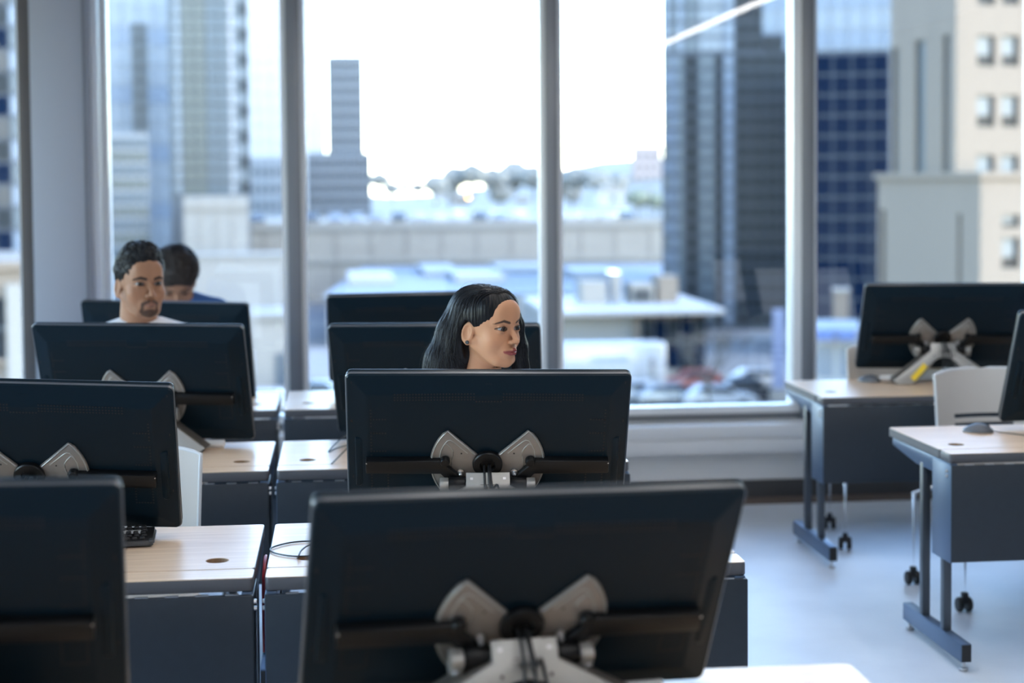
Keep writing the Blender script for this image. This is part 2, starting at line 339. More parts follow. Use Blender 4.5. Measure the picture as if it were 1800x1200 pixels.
        out.append(('cap_screw', MB().lathe([(.0055, -.0825), (.0045, -.0855)], 12, (s*.121, 0, HUBV-.064), 'y').mesh('cap_screw', 'steel', smooth=40)))
    out.append(('hub', MB().lathe([(.041, -.032), (.041, -.043), (.038, -.046), (.022, -.046), (.019, -.040), (.019, -.036)], 32, (0, 0, HUBV), 'y').mesh('hub', 'black_plastic', smooth=40)))
    return out
DISP = disp_meshes()
def stand_meshes(h):                       # h: height of the neck's top above the desk; the stand stands on the desk plane z = 0
    out = []
    zt = h; zs = h-.036                    # splay starts
    yb, yf = -.088, -.148                  # front face leans: top y, foot y
    def front(poly, t0, t1, name, mat, bev=.0015):
        # polygon (x, z) mapped on the leaning plane
        f = lambda z: yf + (yb-yf)*max(0, min(1, z/zt))
        n = len(poly); vs = [(x, f(z)+t0, z) for x, z in poly] + [(x, f(z)+t1, z) for x, z in poly]
        mb = MB(); mb.add(vs, [tuple(range(n)), tuple(range(2*n-1, n-1, -1))] + [(i, i+n, (i+1) % n+n, (i+1) % n) for i in range(n)])
        out.append((name, mb.mesh(name, mat, bev)))
    fx = .145+.02*(h/.13)                 # foot outer reach
    arch = [(.055, zs-.052), (.028, zs-.034), (0, zs-.028), (-.028, zs-.034), (-.055, zs-.052)]
    front([(-.06, zt), (.06, zt), (.06, zs), (fx+.07, .018), (fx+.05, .003), (fx-.02, .003)] + arch + [(-fx+.02, .003), (-fx-.05, .003), (-fx-.07, .018), (-.06, zs)], 0, .004, 'stand_plate', 'silver_light')
    for s in (-1, 1):
        front([(s*.0605, zs+.002), (s*(fx+.072), .018), (s*(fx+.062), .012), (s*.054, zs-.006)], .003, .085, 'stand_leg', 'taupe')
        front([(s*.055, zs-.056), (s*(fx-.022), .003), (s*(fx-.03), .003), (s*.05, zs-.056)], .003, .06, 'stand_leg', 'taupe')
        out.append(('foot_pad', MB().box((s*(fx+.02)-.03, yf+.005, 0), (s*(fx+.02)+.03, yf+.08, .004)).mesh('foot_pad', 'rubber')))
        front([(s*.045-.004, zt-.012), (s*.045+.004, zt-.012), (s*.045+.004, zt-.018), (s*.045-.004, zt-.018)], -.0012, .001, 'rivet', 'steel', 0)
        front([(s*.045-.003, zs-.02), (s*.045+.003, zs-.02), (s*.045+.003, zs-.026), (s*.045-.003, zs-.026)], -.0004, .001, 'plate_slot', 'vent', 0)
        out.append(('foot_bar', MB().tube([(s*(fx-.05), -.02, .0155), (s*(fx+.11), -.02, .0155)], .0155, 14).mesh('foot_bar', 'white_plastic', smooth=50)))
    k0, k1 = .28, .80
    a = Vector((-.066, zs-.016)); b = Vector((-fx-.018, .012)); d = (b-a).normalized(); nn = Vector((-d.y, d.x))
    p0, p1 = a+(b-a)*k0, a+(b-a)*k1
    front([tuple(p0+nn*.004), tuple(p1+nn*.004), tuple(p1+nn*.030), tuple(p0+nn*.030)], -.0008, .001, 'warning_sticker', 'yellow', 0)
    # outlined maker's mark on the neck
    for (x0, z0, x1, z1) in ((-.021, zs+.004, .021, zs+.0055),): front([(x0, z0), (x1, z0), (x1, z1), (x0, z1)], -.0005, .001, 'mark_line', 'taupe', 0)
    return out
def text_mesh(s, size, mat, depth=.0005):
    cu = bpy.data.curves.new('lettering', 'FONT'); cu.body = s; cu.size = size; cu.extrude = depth; cu.align_x = 'CENTER'; cu.resolution_u = 2
    o = bpy.data.objects.new('tmp', cu); C.link(o); bpy.context.view_layer.update()
    me = bpy.data.meshes.new_from_object(o.evaluated_get(bpy.context.evaluated_depsgraph_get())); bpy.data.objects.remove(o)
    me.materials.clear(); me.materials.append(MATS[mat]); return me
LET = text_mesh('ERM', .013, 'taupe')
def monitor(p, label):
    x, y, z, a, t, r = p
    hz = z-DT
    T = thing('pen_display', label, 'monitor', (x, y, DT), a, 'monitors seen from behind')
    D = Matrix.Translation((0, 0, hz)) @ Matrix.Rotation(t, 4, 'X') @ Matrix.Rotation(-r, 4, 'Y')
    for nm, me in DISP:
        o = link(nm, me, T, D)
        if nm == 'vent_grille': o['kind'] = 'stuff'
    nk = D @ Vector((0, -.05, HUBV-.018)); zt = nk.z
    for nm, me in stand_meshes(zt): link(nm, me, T, Matrix.Translation((0, nk.y+.078, 0)) if True else None)
    link('lettering', LET, T, Matrix.Translation((0, nk.y+.078-.1075, zt-.045)) @ Matrix.Rotation(R(90), 4, 'X'))
    hub = D @ Vector((0, -.040, HUBV-.004)); ends = nk.y+.078
    for dx, ex in ((-.009, .004), (.003, .012), (.007, .026)):
        pth = [hub+Vector((dx, 0, 0)), hub+Vector((dx, -.03, -.012)), hub+Vector((dx+ex*.2, -.062, -.05)), Vector((dx+ex*.7, ends-.113, zt-.03)), Vector((dx+ex, ends-.12, zt*.55)), Vector((dx+ex*2-.02, ends-.15, .02)), Vector((dx+ex*2, ends-.08, .006))]
        sm = []
        for i in range(len(pth)-1):
            p0, p1, p2, p3 = pth[max(i-1, 0)], pth[i], pth[i+1], pth[min(i+2, len(pth)-1)]
            for k in range(4):
                u = k/4; sm.append(.5*((2*p1)+(p2-p0)*u+(2*p0-5*p1+4*p2-p3)*u*u+(3*p1-p0-3*p2+p3)*u**3))
        MB().tube(sm+[pth[-1]], .0032, 8).obj('cable', 'cable', T, smooth=60)
    return T
monitor((.311, 2.911, .953, .109, .501, -.021), 'large dark monitor seen from behind in the front centre, blurred and tilted')
monitor((-.773, 2.931, .976, .043, .401, -.022), 'near black monitor cropped by the lower left corner')
monitor((.393, 4.501, .972, -.065, .453, -.015), 'dark monitor hiding the woman up to her chin, sharp silver bracket behind')
monitor((-.825, 4.454, .980, -.072, .487, -.045), 'dark monitor cropped by the left edge, above the black keyboard')
monitor((.343, 6.033, .973, -.159, .471, .002), 'monitor just behind the woman, mostly hidden by her hair')
monitor((-.717, 6.063, .980, -.178, .390, -.011), 'dark monitor in front of the bearded man in white')
monitor((.319, 7.489, .995, -.004, .503, .010), 'rearmost middle monitor showing above the one behind the woman')
monitor((-.780, 7.518, .951, -.221, .284, -.018), 'rear left monitor behind the bearded man, in front of the person looking down')
monitor((2.810, 7.505, .999, -.114, .489, -.007), 'right monitor by the window with a yellow sticker on its stand')
monitor((2.888, 5.994, .979, .033, .381, -.003), 'monitor sliver cropped by the right edge beside the grey chair')

# ---------------------------------------------------------------- chairs
def chair_meshes():
    out = []
    W2 = .225
    def surf(u, v):      # u -1..1 across, v 0..1 up; the back curves round the sitter who faces -y
        x = u*W2*(1-.06*(1-v)); z = .50+v*.40; y = .02 + .035*v + .0*u - .055*u*u
        return x, y, z
    nu, nv = 20, 18; F = MB(); idx = {}
    slots = [(.30, .345), (.395, .44), (.49, .535)]
    def inslot(u, v): return any(a < v < b for a, b in slots) and abs(u) < .62
    us = [-1+2*i/nu for i in range(nu+1)]; vs_ = sorted(set([i/nv for i in range(nv+1)] + [q for s in slots for q in s]))
    keep = lambda v: [v]
    for k, off in enumerate((0, .010)):
        for i, u in enumerate(us):
            for j, v in enumerate(vs_):
                x, y, z = surf(u, v)
                if v > .86: x *= 1-.10*((v-.86)/.14)**2*0; z -= (abs(u)**4)*.020*((v-.86)/.14)
                idx[(k, i, j)] = len(F.v); F.v.append((x, y+off, z))
    def solid(i, j): return 0 <= i < nu and 0 <= j < len(vs_)-1 and not inslot((us[i]+us[i+1])/2, (vs_[j]+vs_[j+1])/2)
    for i in range(nu):
        for j in range(len(vs_)-1):
            if not solid(i, j): continue
            F.f.append((idx[0,i,j], idx[0,i+1,j], idx[0,i+1,j+1], idx[0,i,j+1])); F.f.append((idx[1,i,j+1], idx[1,i+1,j+1], idx[1,i+1,j], idx[1,i,j]))
            for (di, dj, a, b) in ((-1, 0, (i, j), (i, j+1)), (1, 0, (i+1, j), (i+1, j+1)), (0, -1, (i, j), (i+1, j)), (0, 1, (i, j+1), (i+1, j+1))):
                if not solid(i+di, j+dj): F.f.append((idx[0, a[0], a[1]], idx[0, b[0], b[1]], idx[1, b[0], b[1]], idx[1, a[0], a[1]]))
    out.append(('backrest', F.mesh('backrest', 'chair_shell', smooth=50)))
    rim = [surf(-1, v) for v in np.linspace(0, 1, 9)] + [surf(u, 1) for u in np.linspace(-.9, .9, 13)] + [surf(1, v) for v in np.linspace(1, 0, 9)]
    rim = [(x, y+.005, z-(abs(x/W2)**4*.020 if z > .88 else 0)) for x, y, z in rim]
    out.append(('backrest_rim', MB().tube(rim, .0065, 8).mesh('backrest_rim', 'chair_edge', smooth=60)))
    S = MB().loops([[(x*sx, -.20+y*sx, z) for x, y in rrect(.45, .43, .07, 5)] for sx, z in ((.96, .440), (1, .450), (1, .462), (.97, .470))])
    out.append(('seat', S.mesh('seat', 'chair_shell', smooth=40)))
    for s in (-1, 1):
        out.append(('back_upright', MB().tube([(s*.17, -.12, .43), (s*.185, -.01, .44), (s*.19, .035, .50), (s*.19, .06, .74)], .011, 10).mesh('back_upright', 'chrome', smooth=60)))
        for y0, y1 in ((-.36, -.43), (-.05, .02)):
            lx, ly = s*(.265 if y1 < 0 else .305), y1
            out.append(('leg', MB().tube([(s*.17, y0+.03, .438), (s*.20, (y0+y1)/2, .425), (lx, ly, .39), (lx, ly, .072)], .0115, 10).mesh('leg', 'chrome', smooth=60)))
            out.append(('caster_fork', MB().box((lx-.012, ly-.008, .035), (lx+.012, ly+.018, .078)).mesh('caster_fork', 'rubber', .003)))
            for q in (-1, 1):
                out.append(('caster_wheel', MB().lathe([(.010, q*.008), (.027, q*.009), (.029, q*.013), (.029, q*.024), (.024, q*.029), (.008, q*.030)], 22, (lx, ly+.012, .029), 'x').mesh('caster_wheel', 'rubber', smooth=40)))
    return out
CM = chair_meshes()
def chair(x, y, rz, label):
    t = thing('caster_chair', label, 'chair', (x, y, 0), rz, 'light grey shell chairs on casters')
    for nm, me in CM: link(nm, me, t)
    return t
chair(2.665, 6.60, R(1), 'grey plastic chair with slotted back between the two right desks')
chair(2.635, 7.66, R(-13), 'grey chair tucked behind the right window desk, only its edge showing')
chair(-.655, 5.02, R(-2), 'pale grey chair behind the left monitor, its right edge showing')

# ---------------------------------------------------------------- small things on the desks
def mouse(x, y, rz, label):
    t = thing('computer_mouse', label, 'mouse', (x, y, DT), rz)
    loops = []
    for k in range(13):
        u = k/12; yy = -.056+u*.112; wv = .031*math.sin(math.pi*min(1, max(0, .06+.88*u)))**.55; hv = .036*math.sin(math.pi*min(1, .05+.87*u))**.8*(1.05-.25*u)
        loops.append([(wv*math.cos(a)*1.0, yy, max(0, .003+hv*max(0, math.sin(a))) if a <= math.pi else .002) for a in [math.pi*j/10 for j in range(11)]])
    MB().loops(loops).obj('shell', 'mouse_grey', t, smooth=60)
    MB().lathe([(.009, -.004), (.010, 0), (.009, .004)], 14, (0, -.034, .021), 'x').obj('scroll_wheel', 'rubber', t)
    return t
m = mouse(2.385, 5.985, R(62), 'dark grey computer mouse on the nearer right desk')
MB().tube([(0, -.056, .008), (.004, -.08, .004), (-.01, -.13, .003), (-.05, -.20, .003), (-.05, -.30, .003)], .002, 6).obj('cable', 'cable', m, smooth=60)
m = mouse(2.485, 7.585, R(40), 'grey mouse on the far right desk left of the stand')
MB().tube([(0, -.056, .008), (.01, -.08, .004), (.05, -.11, .003), (.12, -.12, .003)], .002, 6).obj('cable', 'cable', m, smooth=60)
kb = thing('keyboard', 'black keyboard on the left desk below the monitor', 'keyboard', (-.70, 4.455, DT), R(4))
MB().prism([(-.07, .004), (.07, .010), (.07, .024), (.055, .030), (-.064, .018)], -.19, .19, 'yz').obj('body', 'key', kb, .003)
MB().box((.178, -.068, .010), (.194, .07, .020)).obj('side_trim', 'key_edge', kb, .003)
km = MB().prism([(-.0072, 0), (.0072, 0), (.006, .007), (-.006, .007)], -.008, .008, 'xz').mesh('key', 'key', .0015)
for j in range(5):
    for i in range(18):
        link('key', km, kb, Matrix.Translation((-.165+i*.0192+(j % 2)*.004, -.048+j*.0225, .0195+j*.0024)))
def wire(name, pts, label, r=.0022, mat='cable', cat='cable', n=6):
    pts = [Vector(p) for p in pts]; sm = []
    for i in range(len(pts)-1):
        p0, p1, p2, p3 = pts[max(i-1, 0)], pts[i], pts[i+1], pts[min(i+2, len(pts)-1)]
        for k in range(5):
            u = k/5; sm.append(.5*((2*p1)+(p2-p0)*u+(2*p0-5*p1+4*p2-p3)*u*u+(3*p1-p0-3*p2+p3)*u**3))
    return tag(MB().tube(sm+[pts[-1]], r, n).obj(name, mat, smooth=60), label, cat)
W_ = lambda x, y, z=DT+.0035: atz(x, y, z)
wire('looped_cable', [W_(620, 950), W_(570, 950), W_(520, 952), W_(486, 959), W_(475, 966), W_(488, 973), W_(525, 977.5), W_(575, 973)], 'thin black cable looped on the desk in front of the woman')
wire('grommet_cable', [W_(524, 981, DT-.05), W_(524, 981, DT+.004), W_(529, 968, DT+.012), W_(545, 957, DT+.01), W_(575, 953), W_(620, 955)], 'black cable coming out of the round desk hole')
wire('thin_cable', [W_(612, 764), W_(598, 772, DT+.03), W_(577, 794, DT+.01), W_(590, 788), W_(612, 782, DT+.02)], 'thin dark cable on the desk behind the woman')
wire('hanging_cable', [W_(612, 786, DT+.03), W_(598, 800, DT+.01), W_(584, 814), W_(581, 818, DT-.02)], 'second thin cable running into the desk seam behind the woman')
wire('red_cable', [(-.208, 4.42, .55), (-.209, 4.40, .69), (-.2085, 4.30, .71), (-.209, 4.22, .66), (-.208, 4.2, .5)], 'red cable in the gap between two desks', .005, 'red_wire')
# ---------------------------------------------------------------- the city outside (street level about 12 m below)
GZ = -12.
def pbx(name, col, rough=.5, metal=0., **k): return pbr(name, tuple(c*.29 for c in col), rough, metal, **k)      # all outdoor colours darkened to balance them with the room's exposure
pbx('asphalt', (.28, .28, .285), .85, var=.15, vscale=.15); pbx('pavement', (.55, .53, .50), .85, var=.1, vscale=.3); pbx('concrete', (.53, .50, .44), .8, var=.08, vscale=.3)
pbx('concrete_light', (.52, .51, .47), .8, var=.06, vscale=.3); pbx('limestone', (.37, .30, .23), .8, var=.07, vscale=.5, bump=.05, bscale=2); pbx('limestone_dark', (.34, .30, .26), .85, var=.06, vscale=.5)
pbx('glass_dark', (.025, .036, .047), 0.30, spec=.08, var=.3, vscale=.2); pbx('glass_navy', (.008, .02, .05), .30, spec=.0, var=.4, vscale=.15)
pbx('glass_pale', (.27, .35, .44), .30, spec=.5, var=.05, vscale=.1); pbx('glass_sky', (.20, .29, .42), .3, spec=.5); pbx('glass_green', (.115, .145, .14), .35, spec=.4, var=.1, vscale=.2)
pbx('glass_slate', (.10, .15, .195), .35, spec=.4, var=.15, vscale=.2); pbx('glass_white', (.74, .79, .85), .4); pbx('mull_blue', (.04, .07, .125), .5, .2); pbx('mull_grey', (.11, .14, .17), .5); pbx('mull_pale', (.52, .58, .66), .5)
pbx('pier_blue', (.17, .24, .34), .5); pbx('pier_white', (.66, .69, .72), .6); pbx('shade', (.02, .025, .03), .5); pbx('sky_pane', (.30, .34, .35), .6)
pbx('roof_blue', (.36, .43, .52), .7, var=.06, vscale=.2); pbx('roof_white', (.74, .745, .75), .6); pbx('brick_pink', (.72, .60, .57), .85, var=.05, vscale=.3); pbx('bark', (.22, .19, .16), .9)
pbx('crown_grey', (.42, .415, .37), .95, var=.2, vscale=.4); pbx('crown_olive', (.36, .40, .29), .95, var=.2, vscale=.4); pbx('hill', (.36, .36, .32), .95, var=.15, vscale=.02)  # crown colours lightened to stand in for distance haze
pbx('car_white', (.82, .83, .84), .25, coat=.5); pbx('car_dark', (.05, .055, .065), .25, coat=.5); pbx('car_silver', (.45, .47, .5), .25, .4, coat=.5); pbx('car_red', (.50, .12, .08), .3, coat=.5); pbx('car_blue', (.10, .22, .48), .3, coat=.5)
pbx('awning_blue', (.16, .27, .62), .7); pbx('lavender', (.36, .42, .66), .6); pbx('blue_print', (.35, .50, .72), .6); pbx('sign_red', (.62, .20, .13), .6); pbx('tarp_blue', (.10, .33, .80), .5)

tag(MB().box((-900, 40, GZ-.5), (900, 1400, GZ)).obj('ground', 'asphalt'), kind='structure')
tag(MB().box((-60, 100, GZ), (12, 139, GZ+.15)).obj('pavement', 'pavement'), kind='structure')
UNIT = {}
def unit(mat):
    if mat not in UNIT: UNIT[mat] = MB().box((-.5, -.5, -.5), (.5, .5, .5)).mesh('pane', mat)
    return UNIT[mat]
def ubox(name, parent, mat, c, s):
    o = bpy.data.objects.new(name, unit(mat)); C.link(o); o.parent = parent; o.location = c; o.scale = s; return o
class Face:
    """a facade square to the line of sight at its middle; u() gives the place along it for a column of the photograph"""
    def __init__(s, px0, px1, Y):
        P = at((px0+px1)/2, 322, Y); th = math.atan2(P.x, P.y); s.P = P; s.e = Vector((math.cos(th), -math.sin(th), 0)); s.n = Vector((math.sin(th), math.cos(th), 0)); s.rz = -th
        s.k = P.dot(s.n); s.s = s.k/FPX
    def u(s, px): d = at(px, 322, 10)-Vector((0, 0, CAMH)); p = d*(s.k/d.dot(s.n)); return (p-s.P).dot(s.e)
    def z(s, px, py): d = at(px, py, 10)-Vector((0, 0, CAMH)); return CAMH+d.z*(s.k/d.dot(s.n))
def tower(name, label, cat, px0, px1, pyt, Y, depth, cols, rowpx, core, gap=(2.2, 3), ymax=700, piece='pane', ylow=None, root=None, face=None):
    """cols: list of (px0, px1, material or f(row)); rowpx: storey height in pixels of the photograph"""
    F = face or Face(px0, px1, Y); s = F.s; pc = (px0+px1)/2; zt = F.z(pc, pyt); zb = F.z(pc, ylow)-GZ if ylow else 0.
    t = root or thing(name, label, cat, (F.P.x, F.P.y, GZ), F.rz); U0, U1 = F.u(px0), F.u(px1)
    MB().box((U0, .12, zb if root else 0), (U1, depth, zt-GZ)).obj('core', core, t)
    MB().box((U0-.3*s, 0, zt-GZ), (U1+.3*s, depth, zt-GZ+2*s)).obj('parapet', core, t)
    row = 0; py = pyt+gap[1]
    while py < ymax:
        z1 = F.z(pc, py)-GZ; z0 = z1-(rowpx-gap[1])*s
        if z0 < max(zb, .5): break
        for i, (a, b, m) in enumerate(cols):
            mm = m(row) if callable(m) else m
            if mm is None: continue
            xa, xb = F.u(a)+gap[0]*s/2, F.u(b)-gap[0]*s/2
            ubox(piece, t, mm, ((xa+xb)/2, .06, (z0+z1)/2), (xb-xa, .24, z1-z0))
        py += rowpx; row += 1
    return t
even = lambda a, b, n, m: [(a+(b-a)*i/n, a+(b-a)*(i+1)/n, m) for i in range(n)]
alt = lambda *ms: (lambda r: ms[r % len(ms)])
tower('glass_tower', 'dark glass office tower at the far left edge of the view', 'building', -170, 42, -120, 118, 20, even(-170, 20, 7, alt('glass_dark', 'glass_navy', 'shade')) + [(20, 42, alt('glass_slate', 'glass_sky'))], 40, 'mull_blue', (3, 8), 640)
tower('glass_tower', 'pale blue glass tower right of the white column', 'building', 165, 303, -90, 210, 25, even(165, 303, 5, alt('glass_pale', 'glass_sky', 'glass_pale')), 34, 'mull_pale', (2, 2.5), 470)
tower('tower_reflection', 'slender grey blue reflection in the pale glass tower, built as a tower', 'building', 234, 264, 44, 180, 12, even(234, 264, 2, 'glass_slate'), 24, 'mull_grey', (2, 5), 470)  # dark shape mirrored in the pale facade, built as its own tower
tower('reflection_foot', 'stepped grey foot of the slender reflection, built as a block', 'building', 186, 262, 236, 158, 10, even(186, 262, 5, alt('glass_slate', 'glass_green')), 24, 'mull_pale', (3, 6), 470)  # stepped lower part of the mirrored shape, built as its own block
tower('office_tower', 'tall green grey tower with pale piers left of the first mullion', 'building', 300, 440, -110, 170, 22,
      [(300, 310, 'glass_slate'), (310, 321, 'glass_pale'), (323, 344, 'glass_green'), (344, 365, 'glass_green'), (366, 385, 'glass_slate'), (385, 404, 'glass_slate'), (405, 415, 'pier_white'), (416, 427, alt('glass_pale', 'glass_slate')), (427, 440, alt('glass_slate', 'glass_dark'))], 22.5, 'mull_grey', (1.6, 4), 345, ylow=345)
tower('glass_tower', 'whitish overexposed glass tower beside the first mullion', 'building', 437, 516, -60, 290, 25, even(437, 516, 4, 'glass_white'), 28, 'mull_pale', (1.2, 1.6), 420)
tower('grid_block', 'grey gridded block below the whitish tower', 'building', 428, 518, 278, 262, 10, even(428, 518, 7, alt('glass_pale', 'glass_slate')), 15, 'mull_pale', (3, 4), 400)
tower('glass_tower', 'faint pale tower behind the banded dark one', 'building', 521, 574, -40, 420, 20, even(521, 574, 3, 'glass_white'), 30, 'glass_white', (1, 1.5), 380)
def banded(label, px0, px1, pyt, Y, n):
    F = Face(px0, px1, Y); s = F.s; pc = (px0+px1)/2; zt = F.z(pc, pyt); wd = F.u(px1)
    t = thing('banded_tower', label, 'building', (F.P.x, F.P.y, GZ), F.rz)
    MB().box((-wd, .4, 0), (wd, 16, zt-GZ)).obj('core', 'glass_slate', t)
    k = 0
    while pyt+4+k*22 < 372:
        z = F.z(pc, pyt+k*22)-GZ
        ubox('window_band', t, 'shade', (0, .3, z-17.5*s), (2*wd-.2, .3, 8*s)); ubox('spandrel_band', t, 'mull_pale', (0, .3, z-6.5*s), (2*wd, .5, 2.4*s))
        ubox('spandrel_band', t, 'mull_pale', (0, .3, z-11*s), (2*wd, .5, 2.0*s)); k += 1
    for i in range(n+1): ubox('fin', t, 'mull_pale', (-wd+2*wd*i/n, .1, (zt-GZ)/2), (1.3*s, .5, zt-GZ))
banded('dark banded office tower standing alone against the white sky', 577, 641, 97, 300, 10)
banded('wider banded base block under the lone tower', 540, 652, 268, 275, 16)
# right dark tower with its stripes
FS = Face(1164, 1396, 150)
ST = tower('striped_tower', 'tall blue grey tower with vertical stripes in the third window', 'building', 1164, 1396, 92, 150, 14,
      [(1166, 1178, alt('glass_slate', 'pier_blue')), (1178, 1190, 'pier_blue'), (1190, 1203, 'glass_slate'), (1204, 1228, 'glass_dark'), (1229, 1242, 'glass_slate'), (1242, 1256, 'glass_slate'), (1256, 1270, 'glass_dark'), (1272, 1291, 'pier_blue')] + even(1293, 1396, 4, 'glass_dark'), 26.5, 'mull_blue', (2.2, 5), 640, ylow=640, face=FS)
tower('', '', '', 1164, 1341, -70, 150, 12,
      [(1166, 1178, 'glass_sky'), (1178, 1190, 'glass_slate'), (1190, 1203, 'glass_sky'), (1204, 1228, 'glass_slate'), (1229, 1242, 'glass_pale'), (1242, 1256, 'glass_pale'), (1256, 1270, 'glass_pale'), (1272, 1291, 'glass_sky'), (1293, 1318, 'glass_dark'), (1318, 1341, 'glass_dark')], 26.5, 'mull_blue', (2.2, 5), 90, ylow=91, root=ST, face=FS)
tower('', '', '', 1342, 1378, 62, 150, 10, even(1342, 1378, 2, 'glass_dark'), 14, 'mull_blue', (2, 3), 90, ylow=91, root=ST, face=FS)  # top stepped along the edge of the sky mirrored in this facade
tower('navy_tower', 'glass tower with pale grid left of the stone tower, reflected building painted navy', 'building', 1397, 1564, 91, 125, 16, even(1397, 1564, 5, 'glass_navy'), 36, 'mull_blue', (4.5, 6), 640)  # navy panes paint the dark skyline mirrored in the facade
tower('sky_reflection', 'pale sky reflected above the navy part, built as a glass tower', 'building', 1336, 1580, -90, 190, 25, even(1336, 1580, 8, alt('glass_sky', 'glass_pale')), 35, 'mull_pale', (3, 3), 130, ylow=160)  # separate tower standing in for sky mirrored in the glass facades

# stone setback tower: right face in the sun, left face in shade
def stone(label, pc, pyt, Y, th, lx, ly, name, wins_r, slits_l, slits_r=()):
    cpt = at(pc, 300, Y); zt = at(pc, pyt, Y).z-GZ; dr = Vector((math.cos(th), math.sin(th), 0)); dl = Vector((-math.sin(th), math.cos(th), 0))
    t = thing(name, label, 'building', (cpt.x, Y, GZ), th)
    org = Vector((cpt.x, Y, GZ))
    def hit(px, py, face):           # along the face and height, for a spot of the photograph
        d = at(px, py, 10)-Vector((0, 0, CAMH)); nrm = dl if face == 'r' else dr
        k = (org-Vector((0, 0, CAMH))).dot(nrm)/d.dot(nrm); p = Vector((0, 0, CAMH))+d*k-org
        return p.dot(dr if face == 'r' else dl), p.z
    rec = .28
    MB().box((rec, rec, 0), (lx, ly, zt)).obj('core', 'limestone_dark', t)
    def band(face, a0, a1, z0, z1, nm, mat='limestone'):
        if a1-a0 < .02 or z1-z0 < .02: return
        ubox(nm, t, mat, ((a0+a1)/2, rec/2, (z0+z1)/2) if face == 'r' else (rec/2, (a0+a1)/2, (z0+z1)/2), (a1-a0, rec, z1-z0) if face == 'r' else (rec, a1-a0, z1-z0))
    # right face: piers between window columns, spandrels between rows
    xs = []
    for (a, b, rows) in wins_r:
        x0 = hit(a, 300, 'r')[0]; x1 = hit(b, 300, 'r')[0]; xs.append((x0, x1))
        zs = [(hit((a+b)/2, r1, 'r')[1], hit((a+b)/2, r0, 'r')[1]) for r0, r1 in rows]
        cur = 0
        for z0, z1 in sorted(zs):
            band('r', x0, x1, cur, z0, 'spandrel'); cur = z1
            ubox('window', t, 'sky_pane', ((x0+x1)/2, rec-.02, (z0+z1)/2), (x1-x0, .06, z1-z0))  # pale pane colour stands in for reflected sky
            ubox('sash', t, 'shade', ((x0+x1)/2, rec-.07, (z0+(z1-z0)*.35)), (x1-x0, .05, .09))
            ubox('pane', t, 'glass_dark', ((x0+x1)/2, rec-.06, (z0+(z1-z0)*.17)), (x1-x0, .05, (z1-z0)*.3)); ubox('jamb', t, 'shade', (x1-.07, rec-.1, (z0+z1)/2), (.12, .12, z1-z0))  # dark strip on the right paints the shadowed reveal
        band('r', x0, x1, cur, zt, 'spandrel')
    cur = 0
    for x0, x1 in sorted(xs): band('r', cur, x0, 0, zt, 'pier'); cur = x1
    band('r', cur, lx, 0, zt, 'pier')
    # left face: tall slits
    cur = rec; zs_top = None
    for (a, b, r0) in sorted(slits_l, reverse=True):
        y0 = hit(b, 300, 'l')[0]; y1 = hit(a, 300, 'l')[0]; ztop = hit(a, r0, 'l')[1]
        band('l', cur, y0, 0, zt, 'pier'); band('l', y0, y1, ztop, zt, 'lintel'); cur = y1
        ubox('slit_window', t, 'shade' if b-a < 9 else 'glass_slate', (rec-.03, (y0+y1)/2, ztop/2), (.05, (y1-y0)*.9, ztop))
    band('l', cur, ly, 0, zt, 'pier')
    ubox('cornice', t, 'limestone', (lx/2-.05, ly/2-.05, zt+.15), (lx+.3, ly+.3, .3))
    return t, hit
rowsU = [(-44, 8), (62, 116), (167, 223), (272, 327)]
SA, _ = stone('sunlit limestone setback tower with paired windows at the upper right', 1680, -75, 80, R(20), 14., 5.1, 'stone_tower', [(1717, 1748, rowsU), (1760, 1790, rowsU), (1830, 1860, rowsU), (1880, 1912, rowsU)], [(1657, 1667, 62), (1608, 1626, 72), (1568, 1578, 85)])
SB, _ = stone('wing', 1724, 313, 75, R(20), 14., 7.6, 'stone_wing', [(1762, 1793, [(378, 400), (417, 472), (520, 575)]), (1840, 1870, [(378, 400), (417, 472), (520, 575)])], [(1684, 1690, 375), (1548, 1556, 368)])
bpy.context.view_layer.update(); off = SA.matrix_world.inverted() @ SB.matrix_world.translation        # the lower wing belongs to the same building
for c in list(SB.children): c.parent = SA; c.location = Vector(c.location)+off
bpy.data.objects.remove(SB)
# stone building at the far left foot
t = thing('stone_building', 'pale stone building with dark windows at the far left edge', 'building', (at(50, 500, 82).x, 82, GZ))
zt = at(30, 470, 82).z-GZ
MB().box((-9, .3, 0), (0, 14, zt)).obj('core', 'limestone', t)
for a, b, r in ((-45, 10, (525, 632)), (-110, -60, (525, 632))):
    x0, x1 = at(a, 500, 82).x-t.location.x, at(b, 500, 82).x-t.location.x; z1, z0 = at(a, r[0], 82).z-GZ, at(a, r[1], 82).z-GZ
    ubox('window', t, 'glass_dark', ((x0+x1)/2, .28, (z0+z1)/2), (x1-x0, .2, z1-z0)); ubox('sash', t, 'mull_grey', ((x0+x1)/2, .16, (z0+z1)/2), (x1-x0, .1, .12)); ubox('sill', t, 'limestone', ((x0+x1)/2, .15, z0-.1), (x1-x0+.3, .4, .2))
ubox('corner_pier', t, 'concrete_light', (-.55, .1, zt/2-.4), (1.0, .5, zt-.8)); ubox('parapet', t, 'limestone', (-4.3, 7, zt+.1), (9.2, 14, .4))

